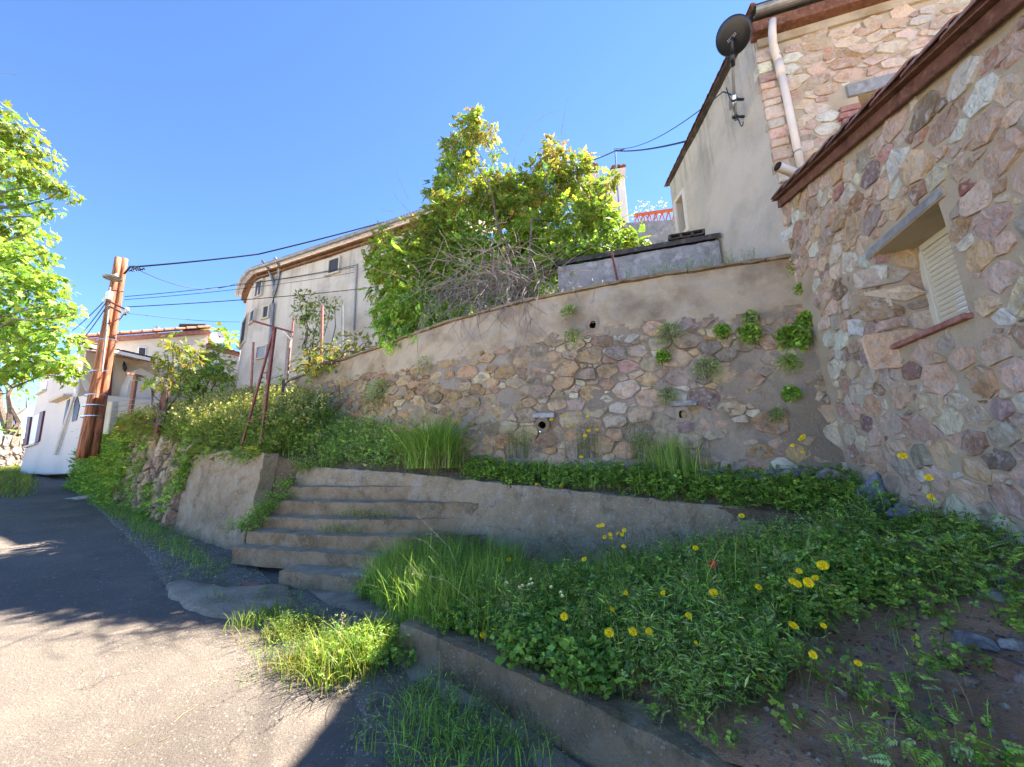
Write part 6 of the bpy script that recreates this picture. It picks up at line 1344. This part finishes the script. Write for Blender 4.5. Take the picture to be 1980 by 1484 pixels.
fl.add(T_ROUND, d * .02, d + UPV * .9, np.tile(UPV, (4, 1)), .9, np.array((.72, .68, .30))); _h = fl.build('flower_head', M['petal']); BUD = _h.data; bpy.data.objects.remove(_h)
frng = np.random.default_rng(181)
ORD = ['leftmost', 'second from the left', 'third from the left', 'fourth from the left', 'fifth from the left', 'fifth from the right', 'fourth from the right', 'third from the right', 'second from the right', 'rightmost']
def ordinal(k, n): return ORD[k] if k < (n + 1) // 2 else ORD[10 - (n - k)]
def row(pts): return [(ordinal(k, len(pts)), *p) for k, p in enumerate(sorted(pts))]
def flower(name, label, cat, patch, u, v, h, rpx, group, mesh=None, p=None):
    if p is None: p, g = patch.hit(u, v, h)
    if p is None: return
    g = patch.z(p[0], p[1], p[2] - h); D = (p - EYE) @ RM[:, 2]; r = rpx / FPX * D * .92
    o = thing(name, label, cat, (p[0], p[1], g), group); top = Vector(p); base = Vector((p[0] + frng.normal(0, .04), p[1] + frng.normal(0, .04) + .03, g - .01))
    s = Soup(); s.tube([base, (base + top) / 2 + Vector((frng.normal(0, .012), frng.normal(0, .012), 0)), top], [.0022, .0018, .0016], 4, tint=(.14, .2, .06)); s.build('stem', M['herb'], o)
    hd = bpy.data.objects.new('flower_head', mesh or HEAD); COL.objects.link(hd); hd.parent = o; hd.location = top - o.location; hd.scale = (r,) * 3
    up_ = Vector((frng.normal(0, .3) - p[0] * .25, -.8 + frng.normal(0, .25), .75)).normalized(); hd.rotation_euler = up_.to_track_quat('Z', 'Y').to_euler()
g1 = 'yellow dandelion flowers on the bank'
for u, v, r, l in [(1591, 1094, 11, 'largest yellow dandelion, highest of the cluster beside the bare soil'), (1563, 1127, 10, 'wide yellow dandelion at the right of the four flower cluster'), (1542, 1130, 8, 'yellow dandelion in the middle of the cluster beside the bare soil'), (1532, 1124, 7, 'yellow dandelion at the left of the four flower cluster'), (1577, 1118, 7, 'small yellow dandelion under the largest one'), (1545, 1105, 6, 'tiny yellow dandelion left below the largest one'),
                   (1466, 1136, 7, 'lone yellow dandelion left of the cluster by the bare soil'), (1380, 1147, 9, 'yellow dandelion right below the red poppy'), (1282, 1147, 6, 'flat yellow dandelion between poppy and steps, upper row'), (1210, 1147, 5, 'small yellow dandelion in the upper row'), (1331, 1191, 7, 'yellow dandelion below the upper row, right of centre'), (1183, 1179, 6, 'yellow dandelion in mid bank, between upper and lower rows'), (1091, 1193, 8, 'yellow dandelion at the left, just right of pale flower stalks'),
                   (1178, 1224, 10, 'big yellow dandelion, leftmost of the lower row of three'), (1224, 1222, 9, 'yellow dandelion in the middle of the lower row of three'), (1255, 1222, 8, 'yellow dandelion, rightmost of the lower row of three'), (1534, 1210, 9, 'yellow dandelion at the edge of the bare soil'), (1592, 1210, 6, 'small dandelion just right of the one at the soil edge'), (1572, 1267, 8, 'lowest yellow dandelion at the soil edge'), (1659, 1283, 7, 'yellow flower standing alone over the bare soil'),
                   (933, 1229, 7, 'yellow dandelion above the kerb, upper of a pair'), (914, 1245, 7, 'yellow dandelion above the kerb, lower of a pair'), (1345, 1243, 4, 'tiny orange yellow flower below the lone centre dandelion'), (1434, 998, 6, 'yellow dandelion in front of the low concrete wall, far right'), (1130, 1082, 6, 'yellow dandelion in front of the low concrete wall, middle'), (984, 1083, 5, 'yellow dandelion in front of the low concrete wall, left'), (1345, 1060, 6, 'yellow dandelion left above the red poppy')]:
    flower('dandelion', l, 'flower', bank, u, v, .32, r * .98, g1)
g1 = 'small yellow flowers clustered against the low wall'
for w_, u, v in row(((1158, 1018), (1165, 1016), (1180, 1034), (1181, 1041), (1169, 1039), (1195, 1032), (1203, 1034), (1207, 1026), (1206, 1057))): flower('dandelion', w_ + ' small yellow flower in the cluster against the low concrete wall', 'flower', bank, u, v, .42, 4.5, g1)
g1 = 'small dandelions on the terrace edge'
for w_, u, v in (('left', 1038, 938), ('right', 1085, 940)): flower('dandelion', w_ + ' one of two small dandelions at the top edge of the low concrete wall', 'flower', terr, u, v, .10, 5, g1)
g1 = 'yellow flowers in front of the old wall'
for w_, u, v in row(((1066, 812), (1091, 805), (1119, 804), (1137, 805), (1104, 823), (1138, 833), (1154, 831), (1131, 843), (1124, 884))): flower('dandelion', w_ + ' small yellow flower on a tall stalk against the old wall', 'flower', terr, u, v, .62 if v < 860 else .3, 4, g1)
g1 = 'yellow flowers by the right wall corner'
for w_, u, v, r in row(((1553, 846, 7), (1548, 850, 5), (1532, 862, 4), (1552, 875, 4), (1745, 882, 8), (1795, 924, 7), (1799, 961, 6))): flower('dandelion', w_ + ' yellow flower on a thin stalk before the stone corner', 'flower', terr if u < 1700 else bank, u, v, .55 if v < 940 else .4, r, g1)
flower('poppy', 'single red poppy on the bank', 'flower', bank, 1378, 1092, .28, 7, None, POPPY)
g1 = 'pale yellow buds on upright stalks'
for w_, u, v in row(((1003, 1137), (1010, 1134), (1023, 1132), (1027, 1122), (1029, 1130), (1066, 1136), (979, 1128), (1084, 1147), (1087, 1153))): flower('pale_flower', w_ + ' pale yellow bud among the upright stalks of the bank', 'flower', bank, u, v, .36, 5, g1, BUD)
# arching seed heads of the long grass
L = Leaves(); rng = np.random.default_rng(191)
for pts in (((712, 1160), (706, 1112), (668, 1108), (655, 1118)), ((700, 1300), (668, 1250), (690, 1200), (730, 1160)), ((880, 1110), (845, 1070), (820, 1045), (800, 1040)), ((895, 1120), (870, 1060), (810, 1000)), ((640, 1290), (655, 1230), (665, 1190)), ((930, 1180), (860, 1120), (800, 1108))):
    P3 = []
    b0, g = bank.hit(*pts[0], .15)
    if b0 is None: b0 = on_z(*pts[0], .2)
    P3 = [at_d(u, v, b0[1] - .03 * i) for i, (u, v) in enumerate(pts)]; C = lines(P3, 10)[None]
    L.strip(C, np.linspace(.0024, .0012, 10)[None], unit(np.array([[.6, .2, .7]])), np.array([[.55, .5, .28]]))
    n = 40; e = C[0][-4:]; Pn = e[rng.integers(0, 4, n)] + rng.normal(0, .008, (n, 3)); L.add(T_NARROW, Pn, rdir(rng, n) - UPV * .3, rdir(rng, n), .022, tints(rng, n, [(1, (.62, .56, .34))]))
tag(L.build('seed_heads', M['grass']), 'pale arching seed heads of the long grass', 'grass', kind='stuff')
# loose litter: gravel on lane and verge, dead twigs, soil crumbs
s = Leaves(); rng = np.random.default_rng(201)
T_PEB = tmpl([(.5, 0, 0), (-.5, .1, 0), (.1, .45, .02), (0, -.45, 0), (.05, 0, .35)], [(0, 2, 4), (2, 1, 4), (1, 3, 4), (3, 0, 4)])
nearw = lambda px, P: np.clip(1.2 - np.hypot(P[:, 0] + 1, P[:, 1] - 2) / 14, .1, 1) * np.where(px[:, 0] < 260, 1.5, .45)
for pt, n, sz, mask in ((road, 9000, (.006, .016), nearw), (verge, 9000, (.006, .022), None), (bank, 9000, (.008, .03), lambda px, P: np.where(inpoly(px, SOIL) | inpoly(px, THIN), 1.0, .1)), (terr, 2500, (.01, .04), None)):
    P = pt.sample(n, rng, mask); m = len(P); a = rng.uniform(0, 6.28, m); cols = [(2, (.40, .37, .32)), (1, (.55, .52, .47)), (1, (.25, .23, .21))] if pt in (road, verge) else [(2, (.28, .20, .14)), (1, (.45, .4, .35)), (2, (.20, .14, .10))]
    s.add(T_PEB, P, np.c_[np.cos(a), np.sin(a), np.zeros(m)], np.tile(UPV, (m, 1)), rng.uniform(*sz, m) * np.exp(rng.normal(0, .3, m)), tints(rng, m, cols))
tag(s.build('gravel_litter', M['rock']), 'loose pebbles and crumbs scattered on lane, verge and bank', 'gravel', kind='stuff')
L = Leaves()
for pt, n in ((road, 260), (verge, 400), (bank, 300)):
    P = pt.sample(n, rng) + UPV * .004; m = len(P); a = rng.uniform(0, 6.28, m); d = np.c_[np.cos(a), np.sin(a), rng.normal(0, .08, m)]; ln = rng.uniform(.03, .16, m)[:, None]
    L.strip(np.stack([P, P + d * ln * .5 + np.c_[rng.normal(0, .01, (m, 2)), np.full(m, .004)], P + d * ln], 1), np.full((m, 3), .002), np.c_[-np.sin(a), np.cos(a), np.zeros(m)], tints(rng, m, G_DRY))
tag(L.build('dry_straw', M['grass']), 'bits of dry straw and twigs lying on the lane and bank', 'litter', kind='stuff')
